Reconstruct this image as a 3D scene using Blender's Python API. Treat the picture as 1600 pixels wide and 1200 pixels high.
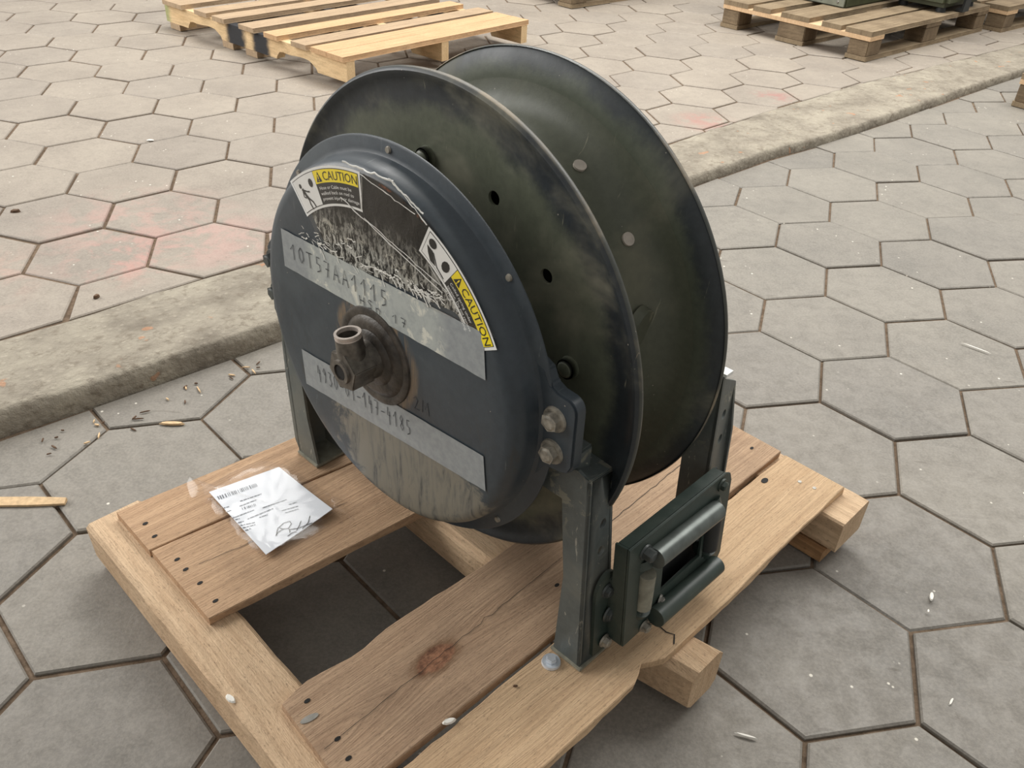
import bpy, bmesh, math, random
from mathutils import Vector, Matrix, noise

random.seed(7)
scene = bpy.context.scene
for o in list(bpy.data.objects):
    bpy.data.objects.remove(o, do_unlink=True)

# ------------------------------------------------------------------ camera
CAM_H, PITCH, ROLL, F_PX = 1.2461, 0.60790, 0.05389, 1326.65
cam_data = bpy.data.cameras.new('camera')
cam_data.sensor_width = 36.0
cam_data.lens = 36.0 * F_PX / 1600.0
cam_data.clip_start = 0.02
cam = bpy.data.objects.new('camera', cam_data)
scene.collection.objects.link(cam)
_f = Vector((0, math.cos(PITCH), -math.sin(PITCH)))
_r0 = Vector((1, 0, 0)); _u0 = _r0.cross(_f)
_r = math.cos(ROLL) * _r0 + math.sin(ROLL) * _u0
_u = -math.sin(ROLL) * _r0 + math.cos(ROLL) * _u0
cam.matrix_world = Matrix(((_r.x, _u.x, -_f.x, 0), (_r.y, _u.y, -_f.y, 0), (_r.z, _u.z, -_f.z, CAM_H), (0, 0, 0, 1)))
scene.camera = cam

# ------------------------------------------------------------------ world, lights, exposure
world = bpy.data.worlds.new('world')
scene.world = world
world.use_nodes = True
world.node_tree.nodes['Background'].inputs[0].default_value = (1.0, 0.985, 0.96, 1)
world.node_tree.nodes['Background'].inputs[1].default_value = 0.44

def area_light(name, loc, target, sx, sy, power, col):
    d = bpy.data.lights.new(name, 'AREA'); d.shape = 'RECTANGLE'; d.size = sx; d.size_y = sy
    d.energy = power; d.color = col
    o = bpy.data.objects.new(name, d); scene.collection.objects.link(o)
    o.location = loc
    o.rotation_euler = (Vector(target) - Vector(loc)).to_track_quat('-Z', 'Y').to_euler()
    return o
# daylight: a long roof light over the far half of the hall and a wide open gate on the left
area_light('roof_light', (1.8, 5.0, 5.0), (1.5, 4.0, 0), 9.0, 2.4, 660, (1.0, 0.985, 0.95))
area_light('gate_light', (-7.4, 3.4, 4.0), (0.0, 2.2, 0.2), 7.0, 4.5, 640, (1.0, 0.985, 0.96))

scene.view_settings.view_transform = 'Standard'
scene.view_settings.look = 'None'
scene.view_settings.gamma = 1.0
scene.view_settings.use_curve_mapping = False
scene.view_settings.exposure = 0.0

# ------------------------------------------------------------------ helpers
COL = scene.collection
def tag(o, label=None, cat=None, group=None, kind=None):
    if label: o['label'] = label
    if cat: o['category'] = cat
    if group: o['group'] = group
    if kind: o['kind'] = kind
    return o
def empty(name, loc=(0, 0, 0), rz=0.0):
    o = bpy.data.objects.new(name, None); COL.objects.link(o)
    o.location = loc; o.rotation_euler = (0, 0, rz); o.empty_display_size = 0.1
    return o
def copy_tree(o, parent=None):
    c = o.copy(); COL.objects.link(c); c.parent = parent
    for ch in o.children: copy_tree(ch, c)
    return c

class MB:
    """collects polygons, builds one mesh object"""
    def __init__(s, tf=None): s.v = []; s.f = []; s.tf = tf
    def add(s, vs, fs):
        n = len(s.v)
        s.v += [tuple(s.tf(*p)) if s.tf else tuple(p) for p in vs]
        s.f += [tuple(i + n for i in f) for f in fs]
        return s
    def box(s, a0, a1, b0, b1, c0, c1):
        return s.add([(a0, b0, c0), (a1, b0, c0), (a1, b1, c0), (a0, b1, c0), (a0, b0, c1), (a1, b0, c1), (a1, b1, c1), (a0, b1, c1)],
                     [(0, 3, 2, 1), (4, 5, 6, 7), (0, 1, 5, 4), (1, 2, 6, 5), (2, 3, 7, 6), (3, 0, 4, 7)])
    def slab(s, pts, off):
        n = len(pts); q = [tuple(p[i] + off[i] for i in range(3)) for p in pts]
        return s.add(list(pts) + q, [tuple(range(n)), tuple(range(2 * n - 1, n - 1, -1))] + [(i, (i + 1) % n, n + (i + 1) % n, n + i) for i in range(n)])
    def face(s, pts): return s.add(pts, [tuple(range(len(pts)))])
    def tube(s, p0, p1, r, n=20, r1=None, cap=True, inner=None, deep=0.15, thru=False):
        p0 = Vector(p0); p1 = Vector(p1); r1 = r if r1 is None else r1
        d = (p1 - p0).normalized(); a = d.orthogonal().normalized(); b = d.cross(a)
        vs = []
        for P, R in ((p0, r), (p1, r1)):
            for i in range(n):
                t = 2 * math.pi * i / n; vs.append(P + a * math.cos(t) * R + b * math.sin(t) * R)
        fs = [(i, (i + 1) % n, n + (i + 1) % n, n + i) for i in range(n)]
        if inner:
            for P in (p1, p0 + (p1 - p0) * (0.0 if thru else deep)):
                for i in range(n):
                    t = 2 * math.pi * i / n; vs.append(P + a * math.cos(t) * inner + b * math.sin(t) * inner)
            fs += [(n + i, n + (i + 1) % n, 2 * n + (i + 1) % n, 2 * n + i) for i in range(n)]
            fs += [(2 * n + i, 2 * n + (i + 1) % n, 3 * n + (i + 1) % n, 3 * n + i) for i in range(n)]
            fs += [(3 * n + i, 3 * n + (i + 1) % n, (i + 1) % n, i) for i in range(n)] if thru else [tuple(range(3 * n, 4 * n)), tuple(range(n - 1, -1, -1))]
        elif cap:
            fs += [tuple(range(n - 1, -1, -1)), tuple(range(n, 2 * n))]
        return s.add(vs, fs)
    def lathe(s, prof, n=96, zc=0.0, closed=False):
        """prof: (ax, r) pairs revolved about the ax axis at height zc, verts (ax, sd, z)"""
        m = len(prof); vs = []
        for i in range(n):
            t = 2 * math.pi * i / n
            for ax, r in prof: vs.append((ax, r * math.cos(t), zc + r * math.sin(t)))
        fs = []
        for i in range(n):
            j = (i + 1) % n
            for k in range(m if closed else m - 1):
                l = (k + 1) % m
                fs.append((i * m + k, j * m + k, j * m + l, i * m + l))
        return s.add(vs, fs)
    def ribbon(s, pts, w, nrm):
        """flat stroke of width w along pts lying in the plane with normal nrm"""
        nrm = Vector(nrm); pts = [Vector(p) for p in pts]; L = []; R = []
        for i, p in enumerate(pts):
            d = (pts[min(i + 1, len(pts) - 1)] - pts[max(i - 1, 0)]).normalized()
            k = nrm.cross(d).normalized() * w / 2
            L.append(p + k); R.append(p - k)
        n = len(pts)
        return s.add(L + R, [(i, i + 1, n + i + 1, n + i) for i in range(n - 1)])
    def build(s, name, mat, parent=None, smooth=False, angle=35, bevel=0.0, merge=True):
        me = bpy.data.meshes.new(name); me.from_pydata(s.v, [], s.f)
        bm = bmesh.new(); bm.from_mesh(me)
        if merge: bmesh.ops.remove_doubles(bm, verts=bm.verts, dist=1e-6)
        bmesh.ops.recalc_face_normals(bm, faces=bm.faces)
        if bevel:
            es = [e for e in bm.edges if len(e.link_faces) == 2 and e.calc_face_angle(0) > 0.5]
            bmesh.ops.bevel(bm, geom=es, offset=bevel, segments=2, affect='EDGES', clamp_overlap=True)
        if smooth:
            for f in bm.faces: f.smooth = True
            for e in bm.edges:
                if len(e.link_faces) == 2 and e.calc_face_angle(0) > math.radians(angle): e.smooth = False
        bm.to_mesh(me); bm.free()
        me.materials.append(mat)
        o = bpy.data.objects.new(name, me); COL.objects.link(o)
        if parent: o.parent = parent
        return o
def cut(o, cutter_mb):
    """subtracts a closed shape from o and bakes the result"""
    c = cutter_mb.build('cutter', o.data.materials[0])
    c.parent = o.parent
    m = o.modifiers.new('b', 'BOOLEAN'); m.object = c; m.operation = 'DIFFERENCE'; m.solver = 'EXACT'
    bpy.context.view_layer.update()
    me = bpy.data.meshes.new_from_object(o.evaluated_get(bpy.context.evaluated_depsgraph_get()))
    old = o.data; nm = old.name
    o.modifiers.clear(); o.data = me; bpy.data.meshes.remove(old); me.name = nm
    cm = c.data; bpy.data.objects.remove(c); bpy.data.meshes.remove(cm)
    return o
def text_polys(txt, size=1.0):
    cu = bpy.data.curves.new('t', 'FONT'); cu.body = txt; cu.size = size; cu.resolution_u = 2
    ob = bpy.data.objects.new('t', cu); COL.objects.link(ob)
    bpy.context.view_layer.update()
    me = bpy.data.meshes.new_from_object(ob.evaluated_get(bpy.context.evaluated_depsgraph_get()))
    vs = [v.co.copy() for v in me.vertices]; fs = [tuple(p.vertices) for p in me.polygons]
    bpy.data.objects.remove(ob); bpy.data.curves.remove(cu); bpy.data.meshes.remove(me)
    w = max(v.x for v in vs)
    return vs, fs, w
def nz(x, y, z=0.0): return noise.noise(Vector((x, y, z)))

# ------------------------------------------------------------------ node helper
def srgb(r, g, b):
    f = lambda c: (c / 255 / 12.92) if c / 255 <= 0.04045 else ((c / 255 + 0.055) / 1.055) ** 2.4
    return (f(r), f(g), f(b), 1)
class NG:
    def __init__(s, name, rough=0.6, metal=0.0, spec=0.5):
        s.m = bpy.data.materials.new(name); s.m.use_nodes = True
        s.t = s.m.node_tree; s.b = s.t.nodes['Principled BSDF']
        s.b.inputs['Roughness'].default_value = rough; s.b.inputs['Metallic'].default_value = metal
        s.b.inputs['Specular IOR Level'].default_value = spec
        s.tc = s.t.nodes.new('ShaderNodeTexCoord'); s.oc = s.tc.outputs['Object']
    def n(s, ty): return s.t.nodes.new(ty)
    def l(s, a, b): s.t.links.new(a, b)
    def put(s, sock, v):
        if hasattr(v, 'is_linked') or hasattr(v, 'links'): s.l(v, sock)
        else: sock.default_value = v
    def map(s, vec, sc=(1, 1, 1), loc=(0, 0, 0), rot=(0, 0, 0)):
        m = s.n('ShaderNodeMapping'); s.l(vec, m.inputs[0]); m.inputs['Scale'].default_value = sc; m.inputs['Location'].default_value = loc; m.inputs['Rotation'].default_value = rot
        return m.outputs[0]
    def noise(s, vec, scale, detail=4, rough=0.55, dist=0.0):
        x = s.n('ShaderNodeTexNoise'); s.l(vec, x.inputs['Vector']); x.inputs['Scale'].default_value = scale
        x.inputs['Detail'].default_value = detail; x.inputs['Roughness'].default_value = rough; x.inputs['Distortion'].default_value = dist
        return x.outputs['Fac']
    def voro(s, vec, scale, feat='F1'):
        x = s.n('ShaderNodeTexVoronoi'); x.feature = feat; s.l(vec, x.inputs['Vector']); x.inputs['Scale'].default_value = scale
        return x.outputs['Distance']
    def ramp(s, fac, stops, interp='LINEAR'):
        x = s.n('ShaderNodeValToRGB'); s.l(fac, x.inputs[0]); e = x.color_ramp.elements; x.color_ramp.interpolation = interp
        for i, (p, c) in enumerate(stops):
            el = e[i] if i < 2 else e.new(p)
            el.position = p; el.color = c if hasattr(c, '__len__') else (c, c, c, 1)
        return x.outputs[0]
    def mix(s, fac, a, b, mode='MIX'):
        x = s.n('ShaderNodeMix'); x.data_type = 'RGBA'; x.blend_type = mode
        s.put(x.inputs[0], fac); s.put(x.inputs[6], a); s.put(x.inputs[7], b)
        return x.outputs[2]
    def math(s, op, a, b=0.0, clamp=False):
        x = s.n('ShaderNodeMath'); x.operation = op; x.use_clamp = clamp; s.put(x.inputs[0], a); s.put(x.inputs[1], b)
        return x.outputs[0]
    def mrange(s, v, a, b, c=0.0, d=1.0, smooth=True):
        x = s.n('ShaderNodeMapRange'); x.interpolation_type = 'SMOOTHSTEP' if smooth else 'LINEAR'
        s.put(x.inputs[0], v)
        for i, q in zip((1, 2, 3, 4), (a, b, c, d)): x.inputs[i].default_value = q
        return x.outputs[0]
    def sep(s, vec):
        x = s.n('ShaderNodeSeparateXYZ'); s.l(vec, x.inputs[0]); return x.outputs
    def comb(s, a, b, c):
        x = s.n('ShaderNodeCombineXYZ')
        for i, q in enumerate((a, b, c)): s.put(x.inputs[i], q)
        return x.outputs[0]
    def dist(s, vec, p, sc=(1, 1, 1)):
        m = s.map(vec, sc, tuple(-p[i] * sc[i] for i in range(3)))
        x = s.n('ShaderNodeVectorMath'); x.operation = 'LENGTH'; s.l(m, x.inputs[0]); return x.outputs['Value']
    def rnd(s): return s.n('ShaderNodeObjectInfo').outputs['Random']
    def bump(s, h, strength=0.3, dist=0.01):
        x = s.n('ShaderNodeBump'); x.inputs['Strength'].default_value = strength; x.inputs['Distance'].default_value = dist
        s.l(h, x.inputs['Height']); s.l(x.outputs[0], s.b.inputs['Normal'])
    def col(s, c): s.put(s.b.inputs['Base Color'], c)
    def rough(s, c): s.put(s.b.inputs['Roughness'], c)
def plain(name, rgb, rough=0.6, metal=0.0, var=0.12, scale=40, bump=0.0):
    g = NG(name, rough, metal); f = g.noise(g.oc, scale, 4)
    c = srgb(*rgb); lo = tuple(c[i] * (1 - var) for i in range(3)) + (1,); hi = tuple(min(1, c[i] * (1 + var)) for i in range(3)) + (1,)
    g.col(g.ramp(f, [(0.3, lo), (0.7, hi)]))
    if bump: g.bump(f, bump, 0.004)
    return g.m

# ------------------------------------------------------------------ materials: floor
def mat_paver(name, warm, stains):
    g = NG(name, 0.62, spec=0.45); o = g.oc
    big = g.noise(o, 3.2, 5, 0.6); fine = g.noise(o, 160, 3, 0.7); mid = g.noise(o, 22, 5, 0.65, 0.4)
    a, b, c = warm
    base = g.ramp(big, [(0.3, srgb(*a)), (0.52, srgb(*b)), (0.75, srgb(*c))])
    base = g.mix(g.mrange(mid, 0.35, 0.75, 0.0, 0.35), base, srgb(*[x * 0.80 for x in a]))
    base = g.mix(g.mrange(fine, 0.35, 0.68, 0.0, 0.30), base, srgb(*[min(255, x * 1.16) for x in c]))
    r = g.rnd()
    base = g.mix(1.0, base, g.ramp(r, [(0.0, (0.93, 0.925, 0.925, 1)), (0.5, (1, 0.99, 0.975, 1)), (1.0, (1.05, 1.04, 1.02, 1))]), 'MULTIPLY')
    # scuffs: long thin dark smears, and small pale grit
    sc = g.noise(g.map(o, (5, 28, 1), rot=(0, 0, 0.9)), 1.4, 5, 0.6, 0.6)
    base = g.mix(g.mrange(sc, 0.66, 0.74, 0.0, 0.45), base, srgb(84, 76, 66))
    grit = g.voro(o, 26); gm = g.noise(o, 5, 2)
    base = g.mix(g.math('MULTIPLY', g.mrange(grit, 0.10, 0.06, 0.0, 1.0), g.mrange(gm, 0.50, 0.62, 0.0, 0.85)), base, srgb(226, 220, 206))
    for (px, py, rad, colr, amt) in stains:
        d = g.dist(o, (px, py, 0.03), (1, 1, 0.0)); ns = g.noise(o, 9, 4, 0.7, 0.5)
        k = g.math('MULTIPLY', g.mrange(d, rad, rad * 0.2, 0.0, amt), g.mrange(ns, 0.40, 0.62))
        base = g.mix(k, base, srgb(*colr))
    spk = g.noise(o, 75, 4, 0.8, 0.3); base = g.mix(g.mrange(spk, 0.60, 0.70, 0.0, 0.45), base, srgb(92, 86, 78))
    g.col(base)
    h = g.math('ADD', g.math('MULTIPLY', fine, 0.35), g.math('ADD', mid, g.math('MULTIPLY', sc, 0.25)))
    g.bump(h, 0.35, 0.004)
    g.rough(g.mrange(mid, 0.3, 0.7, 0.52, 0.72))
    return g.m
M_PAVER_LOW = mat_paver('paver_grey', ((116, 112, 105), (128, 123, 115), (138, 133, 124)), [])
M_PAVER_HIGH = mat_paver('paver_warm', ((134, 125, 115), (146, 137, 126), (154, 145, 133)),
    [(-1.20, 2.28, 0.22, (198, 136, 126), 0.38), (-1.25, 2.55, 0.42, (186, 142, 132), 0.4), (-0.95, 2.45, 0.3, (190, 146, 138), 0.35),
     (1.26, 4.45, 0.16, (160, 100, 96), 0.5), (0.83, 3.97, 0.2, (166, 112, 104), 0.5), (-1.6, 2.1, 0.3, (192, 148, 134), 0.4)])
def mat_sand():
    g = NG('joint_sand', 0.95, spec=0.1); f = g.noise(g.oc, 45, 5, 0.7)
    g.col(g.ramp(f, [(0.3, srgb(84, 71, 58)), (0.7, srgb(128, 110, 93))])); g.bump(f, 0.6, 0.006)
    return g.m
M_SAND = mat_sand()
def mat_kerb():
    g = NG('kerb_concrete', 0.85, spec=0.25); o = g.oc
    big = g.noise(o, 6, 6, 0.65); peb = g.voro(g.map(o, (1, 1, 1)), 42); fine = g.noise(o, 120, 4, 0.7); pit = g.noise(o, 28, 5, 0.7)
    c = g.ramp(big, [(0.3, srgb(118, 110, 98)), (0.5, srgb(146, 138, 124)), (0.72, srgb(164, 156, 140))])
    c = g.mix(g.mrange(pit, 0.50, 0.66, 0.0, 0.6), c, srgb(112, 102, 88))
    c = g.mix(g.mrange(peb, 0.30, 0.10, 0.0, 0.16), c, srgb(206, 196, 178))
    oz = g.noise(o, 14, 2); c = g.mix(g.mrange(oz, 0.68, 0.72, 0.0, 0.5), c, srgb(186, 132, 96))
    g.col(c)
    g.bump(g.math('ADD', g.math('MULTIPLY', pit, 1.0), g.math('ADD', g.math('MULTIPLY', fine, 0.4), g.math('MULTIPLY', peb, -0.5))), 0.7, 0.010)
    return g.m
M_KERB = mat_kerb()

# ------------------------------------------------------------------ materials: wood
def mat_wood(name, dark, light, axis=0, knots=(), grime=0.4, stripes=60.0, grimecol=(96, 76, 58), fuzz=0.0, extra=None, rough=0.78):
    g = NG(name, rough, spec=0.25); o = g.oc
    s = g.sep(o); along, across = (s[0], s[1]) if axis == 0 else (s[1], s[0])
    z = s[2]
    rv = g.math('MULTIPLY', g.rnd(), 7.3)
    wob = g.noise(g.comb(g.math('MULTIPLY', along, 1.6), g.math('MULTIPLY', across, 5.0), rv), 1.0, 3, 0.5)
    acr = g.math('ADD', across, g.math('MULTIPLY', g.math('SUBTRACT', wob, 0.5), 0.045))
    gr = acr
    for (ku, kv, a, L) in knots:
        e = g.math('DIVIDE', g.math('SUBTRACT', along, ku), L)
        ex = g.math('POWER', 2.71828, g.math('MULTIPLY', g.math('MULTIPLY', e, e), -1.0))
        dv = g.math('SUBTRACT', gr, kv)
        gg = g.math('SQRT', g.math('ADD', g.math('MULTIPLY', dv, dv), g.math('MULTIPLY', ex, a * a)))
        gr = g.math('ADD', gg, kv)
    v1 = g.comb(g.math('MULTIPLY', along, 1.3), g.math('MULTIPLY', gr, stripes), g.math('ADD', rv, g.math('MULTIPLY', z, 12.0)))
    n1 = g.noise(v1, 1.0, 4, 0.6)
    v2 = g.comb(g.math('MULTIPLY', along, 9.0), g.math('MULTIPLY', gr, 420.0), g.math('MULTIPLY', z, 90.0))
    n2 = g.noise(v2, 1.0, 3, 0.6)
    c = g.ramp(n1, [(0.25, srgb(*dark)), (0.42, srgb(*[(a + b) / 2 for a, b in zip(dark, light)])), (0.75, srgb(*light))])
    bl = g.noise(g.comb(g.math('MULTIPLY', along, 7.0), g.math('MULTIPLY', across, 30.0), z), 1.0, 5, 0.7)
    c = g.mix(g.mrange(bl, 0.35, 0.7, 0.0, 0.5), c, srgb(*light))
    c = g.mix(g.mrange(n2, 0.35, 0.7, 0.0, 0.38), c, srgb(*[x * 0.72 for x in dark]))
    gm = g.noise(o, 5.0, 5, 0.65)
    c = g.mix(g.mrange(gm, 0.42, 0.72, 0.0, grime), c, srgb(*grimecol))
    for (ku, kv, a, L) in knots:
        d = g.dist(g.comb(along, acr, 0.0), (ku, kv, 0), (0.62, 1.15, 0))
        nn = g.noise(o, 55, 4, 0.7)
        dd = g.math('ADD', d, g.math('MULTIPLY', nn, 0.022))
        c = g.mix(g.mrange(dd, a * 1.75, a * 1.25, 0.0, 0.75), c, srgb(116, 86, 62))
        kc = g.ramp(nn, [(0.35, srgb(104, 72, 54)), (0.6, srgb(164, 118, 90))])
        c = g.mix(g.mrange(dd, a * 1.35, a * 1.1), c, kc)
    pore = g.noise(g.comb(g.math('MULTIPLY', along, 90.0), g.math('MULTIPLY', across, 330.0), g.math('MULTIPLY', z, 200.0)), 1.0, 3, 0.8)
    c = g.mix(g.mrange(pore, 0.54, 0.72, 0.0, 0.55), c, srgb(*[x * 0.55 for x in dark]))
    c = g.mix(g.mrange(pore, 0.42, 0.26, 0.0, 0.35), c, srgb(*[min(255, x * 1.10) for x in light]))
    if extra: c = extra(g, c)
    g.col(c)
    hh = g.math('ADD', g.math('MULTIPLY', n2, 0.6), g.math('MULTIPLY', n1, 0.5))
    if fuzz:
        fz = g.noise(g.map(o, (260, 90, 120), rot=(0, 0, 0.7)), 1.0, 3, 0.7); hh = g.math('ADD', hh, g.math('MULTIPLY', fz, fuzz))
    hh = g.math('ADD', hh, g.math('MULTIPLY', pore, 0.5))
    g.bump(hh, 0.6, 0.003)
    return g.m
W_BOARD = mat_wood('wood_weathered_board', (166, 132, 102), (206, 172, 138), grime=0.42)
W_KNOT = mat_wood('wood_knotty_board', (158, 128, 102), (198, 168, 138), knots=[(-0.205, -0.226, 0.027, 0.15)], grime=0.35, grimecol=(116, 96, 78), stripes=120)
W_FRESH = mat_wood('wood_fresh_board', (182, 150, 116), (212, 182, 146), grime=0.25, grimecol=(150, 118, 90))
W_STRING = mat_wood('wood_rough_stringer', (190, 157, 124), (222, 194, 160), axis=1, grime=0.25, grimecol=(150, 116, 80), fuzz=0.9)
W_RUNNER = mat_wood('wood_runner', (150, 112, 76), (190, 150, 108), axis=1, grime=0.4)
def _pal_paint(g, c):
    # sprayed black patches on the stringer side and a green sprayed end
    s = g.sep(g.oc); ns = g.noise(g.oc, 14, 3, 0.6)
    for (a, w) in ((0.93, 0.11), (0.70, 0.10)):
        d = g.math('ABSOLUTE', g.math('SUBTRACT', s[0], a))
        c = g.mix(g.math('MULTIPLY', g.mrange(g.math('ADD', d, g.math('MULTIPLY', ns, 0.07)), w + 0.035, w - 0.02), g.mrange(s[1], 0.03, 0.01)), c, srgb(52, 52, 54))
    d = g.math('ADD', g.math('SUBTRACT', 1.64, s[0]), g.math('MULTIPLY', ns, 0.05))
    c = g.mix(g.mrange(d, 0.10, 0.04, 0.0, 0.55), c, srgb(96, 140, 84))
    return c
W_PALE = mat_wood('wood_pale_pine', (200, 168, 124), (228, 200, 158), axis=0, grime=0.15, grimecol=(180, 140, 96), extra=_pal_paint)
W_PALE2 = mat_wood('wood_pale_deck', (150, 129, 105), (188, 163, 133), axis=1, grime=0.35, grimecol=(136, 116, 96))
W_PALE3 = mat_wood('wood_orange_deck', (180, 143, 106), (210, 174, 134), axis=1, grime=0.2, grimecol=(176, 134, 96))
W_OLD = mat_wood('wood_old_grey', (92, 76, 58), (138, 120, 96), axis=0, grime=0.5, grimecol=(66, 54, 42))
W_OLD_Y = mat_wood('wood_old_cross', (118, 101, 79), (156, 138, 112), axis=1, grime=0.4, grimecol=(74, 58, 44))
W_EDGE = mat_wood('wood_new_cross', (196, 160, 122), (226, 194, 156), axis=1, grime=0.1)

# ------------------------------------------------------------------ materials: reel
def mat_paint(name, base, dust, dust_amt=0.35, rough=0.42, streak=None, alt=None, alt_rng=None):
    g = NG(name, rough, spec=0.5); o = g.oc
    big = g.noise(o, 5, 5, 0.6, 0.4); fine = g.noise(o, 70, 4, 0.7); scr = g.noise(g.map(o, (6, 60, 6), rot=(0.6, 0.3, 0.2)), 2.0, 4, 0.7, 0.3)
    c = g.mix(g.mrange(fine, 0.3, 0.7, 0.0, 0.5), srgb(*base), srgb(*[x * 0.82 for x in base]))
    if alt:
        # second, darker tone over a ring of radii (inner disc versus rim)
        s = g.sep(o); zz = g.math('SUBTRACT', s[2], 0.554)
        r = g.math('SQRT', g.math('ADD', g.math('MULTIPLY', s[1], s[1]), g.math('MULTIPLY', zz, zz)))
        rn = g.math('ADD', r, g.math('MULTIPLY', g.math('SUBTRACT', g.noise(o, 9, 5, 0.7), 0.5), 0.07))
        c = g.mix(g.mrange(rn, alt_rng[0], alt_rng[1]), c, g.mix(g.mrange(fine, 0.3, 0.7), srgb(*alt), srgb(*[x * 0.85 for x in alt])))
    c = g.mix(g.mrange(big, 0.46, 0.72, 0.0, dust_amt), c, srgb(*dust))
    c = g.mix(g.mrange(scr, 0.66, 0.74, 0.0, 0.45), c, srgb(*[min(255, x * 1.25) for x in dust]))
    sp = g.voro(o, 55); c = g.mix(g.math('MULTIPLY', g.mrange(sp, 0.07, 0.04), g.mrange(fine, 0.52, 0.6)), c, srgb(168, 160, 146))
    if streak: c = streak(g, c)
    g.col(c); g.rough(g.mrange(big, 0.3, 0.8, rough - 0.08, rough + 0.25))
    g.bump(fine, 0.12, 0.002)
    return g.m
def _cover_dirt(g, c):
    o = g.oc; s = g.sep(o)
    n = g.noise(g.map(o, (1, 1, 0.35)), 14, 5, 0.7, 0.6); n2 = g.noise(g.map(o, (1, 26, 5)), 2.5, 5, 0.7, 0.8)
    # dried mud on the lower right half of the lid, ending at the hub
    # (two irregular blots: one under the lower tape, one pale and scraped at its right end)
    edge = g.math('MULTIPLY', g.math('SUBTRACT', g.noise(o, 16, 5, 0.7, 0.5), 0.5), 0.16)
    d1 = g.math('ADD', g.dist(o, (0, -0.045, 0.375), (0, 0.68, 1.0)), edge); d2 = g.math('ADD', g.dist(o, (0, -0.175, 0.385), (0, 0.9, 1.0)), edge)
    k = g.math('MAXIMUM', g.mrange(d1, 0.118, 0.096, 0.0, 0.92), g.mrange(d2, 0.075, 0.05, 0.0, 0.9))
    front = g.mrange(s[0], -0.110, -0.122)
    c = g.mix(g.math('MULTIPLY', k, front), c, g.mix(g.mrange(n2, 0.45, 0.62), srgb(128, 123, 110), srgb(108, 106, 98)))
    # runs below the hub and tan paste ring around it
    zz = g.math('SUBTRACT', s[2], 0.554); r = g.math('SQRT', g.math('ADD', g.math('MULTIPLY', s[1], s[1]), g.math('MULTIPLY', zz, zz)))
    rr = g.math('ADD', r, g.math('MULTIPLY', g.math('SUBTRACT', n, 0.5), 0.03))
    c = g.mix(g.math('MULTIPLY', g.math('MULTIPLY', g.mrange(rr, 0.100, 0.088, 0.0, 0.8), g.mrange(n2, 0.35, 0.6)), front), c, srgb(132, 112, 88))
    run = g.math('MULTIPLY', g.mrange(n2, 0.58, 0.66, 0.0, 0.6), g.mrange(s[2], 0.62, 0.5))
    c = g.mix(g.math('MULTIPLY', run, front), c, srgb(60, 60, 58))
    return c
P_COVER = mat_paint('paint_slate', (58, 66, 72), (100, 105, 104), 0.32, 0.40, streak=_cover_dirt)
P_FLANGE = mat_paint('paint_olive_flange', (96, 100, 84), (140, 136, 116), 0.7, 0.46, alt=(46, 51, 54), alt_rng=(0.322, 0.352))
P_FLANGE2 = mat_paint('paint_olive_rear', (84, 89, 75), (126, 124, 106), 0.6, 0.50, alt=(48, 54, 56), alt_rng=(0.350, 0.376))
P_DRUM = mat_paint('paint_olive_drum', (84, 87, 72), (128, 124, 105), 0.6, 0.52)
def _leg_wear(g, c):
    o = g.oc; n = g.noise(o, 24, 5, 0.7, 0.6); sc = g.noise(g.map(o, (40, 40, 9), rot=(0.3, 0.2, 0)), 1.6, 4, 0.7, 1.0); s = g.sep(o)
    up = g.mrange(s[2], 0.37, 0.43)
    c = g.mix(g.math('MULTIPLY', up, g.mrange(n, 0.56, 0.62, 0.0, 0.6)), c, srgb(134, 131, 114))
    c = g.mix(g.mrange(sc, 0.64, 0.68, 0.0, 0.55), c, srgb(168, 164, 150))
    return c
P_LEG = mat_paint('paint_grey_leg', (86, 92, 90), (124, 121, 108), 0.5, 0.42, streak=_leg_wear)
P_BRACKET = mat_paint('paint_green_bracket', (52, 64, 58), (100, 102, 88), 0.35, 0.40)
P_EDGE = mat_paint('paint_pale_rim', (66, 68, 62), (168, 152, 126), 0.9, 0.40)
M_STEEL = plain('steel_zinc', (216, 222, 228), 0.32, 0.45, 0.1, 60)
M_STEELD = plain('steel_dull', (138, 135, 128), 0.45, 0.7, 0.25, 60)
M_RIVET = plain('rivet_bare', (186, 176, 164), 0.5, 0.1, 0.12, 60)
M_BOLT = plain('bolt_painted', (72, 76, 74), 0.45, 0.2, 0.35, 80)
M_BOLTW = plain('bolt_worn', (146, 140, 128), 0.45, 0.3, 0.45, 90)
M_BRONZE = plain('fitting_bronze', (112, 106, 98), 0.38, 0.6, 0.35, 90, 0.15)
M_BRONZEL = plain('fitting_thread_bright', (208, 196, 186), 0.35, 0.35, 0.2, 90)
M_GREASE = plain('grease_dark', (66, 60, 53), 0.45, 0.1, 0.6, 45, 0.6)
M_DARK = plain('hole_dark', (24, 22, 20), 0.8, 0.0, 0.2)
M_RUBBER = plain('rubber_black', (40, 42, 42), 0.6, 0.0, 0.2)
M_ROLLER = plain('roller_steel', (96, 102, 98), 0.36, 0.35, 0.3, 30)
M_ROLLER2 = plain('roller_dusty', (138, 135, 120), 0.6, 0.1, 0.25, 60)
M_WHITE = plain('label_white', (232, 232, 228), 0.4, 0, 0.03)
M_YELLOW = plain('label_yellow', (244, 220, 30), 0.4, 0, 0.04)
M_BLACK = plain('label_black', (24, 24, 22), 0.4, 0, 0.15)
M_INK = plain('ink', (52, 54, 58), 0.6, 0, 0.1)
M_PRINT = plain('print_grey', (120, 124, 130), 0.7, 0, 0.2)
M_PAPER = plain('paper', (236, 240, 246), 0.75, 0, 0.02, 20)
M_BIT = plain('white_grit', (236, 232, 222), 0.8, 0, 0.05)
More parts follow.
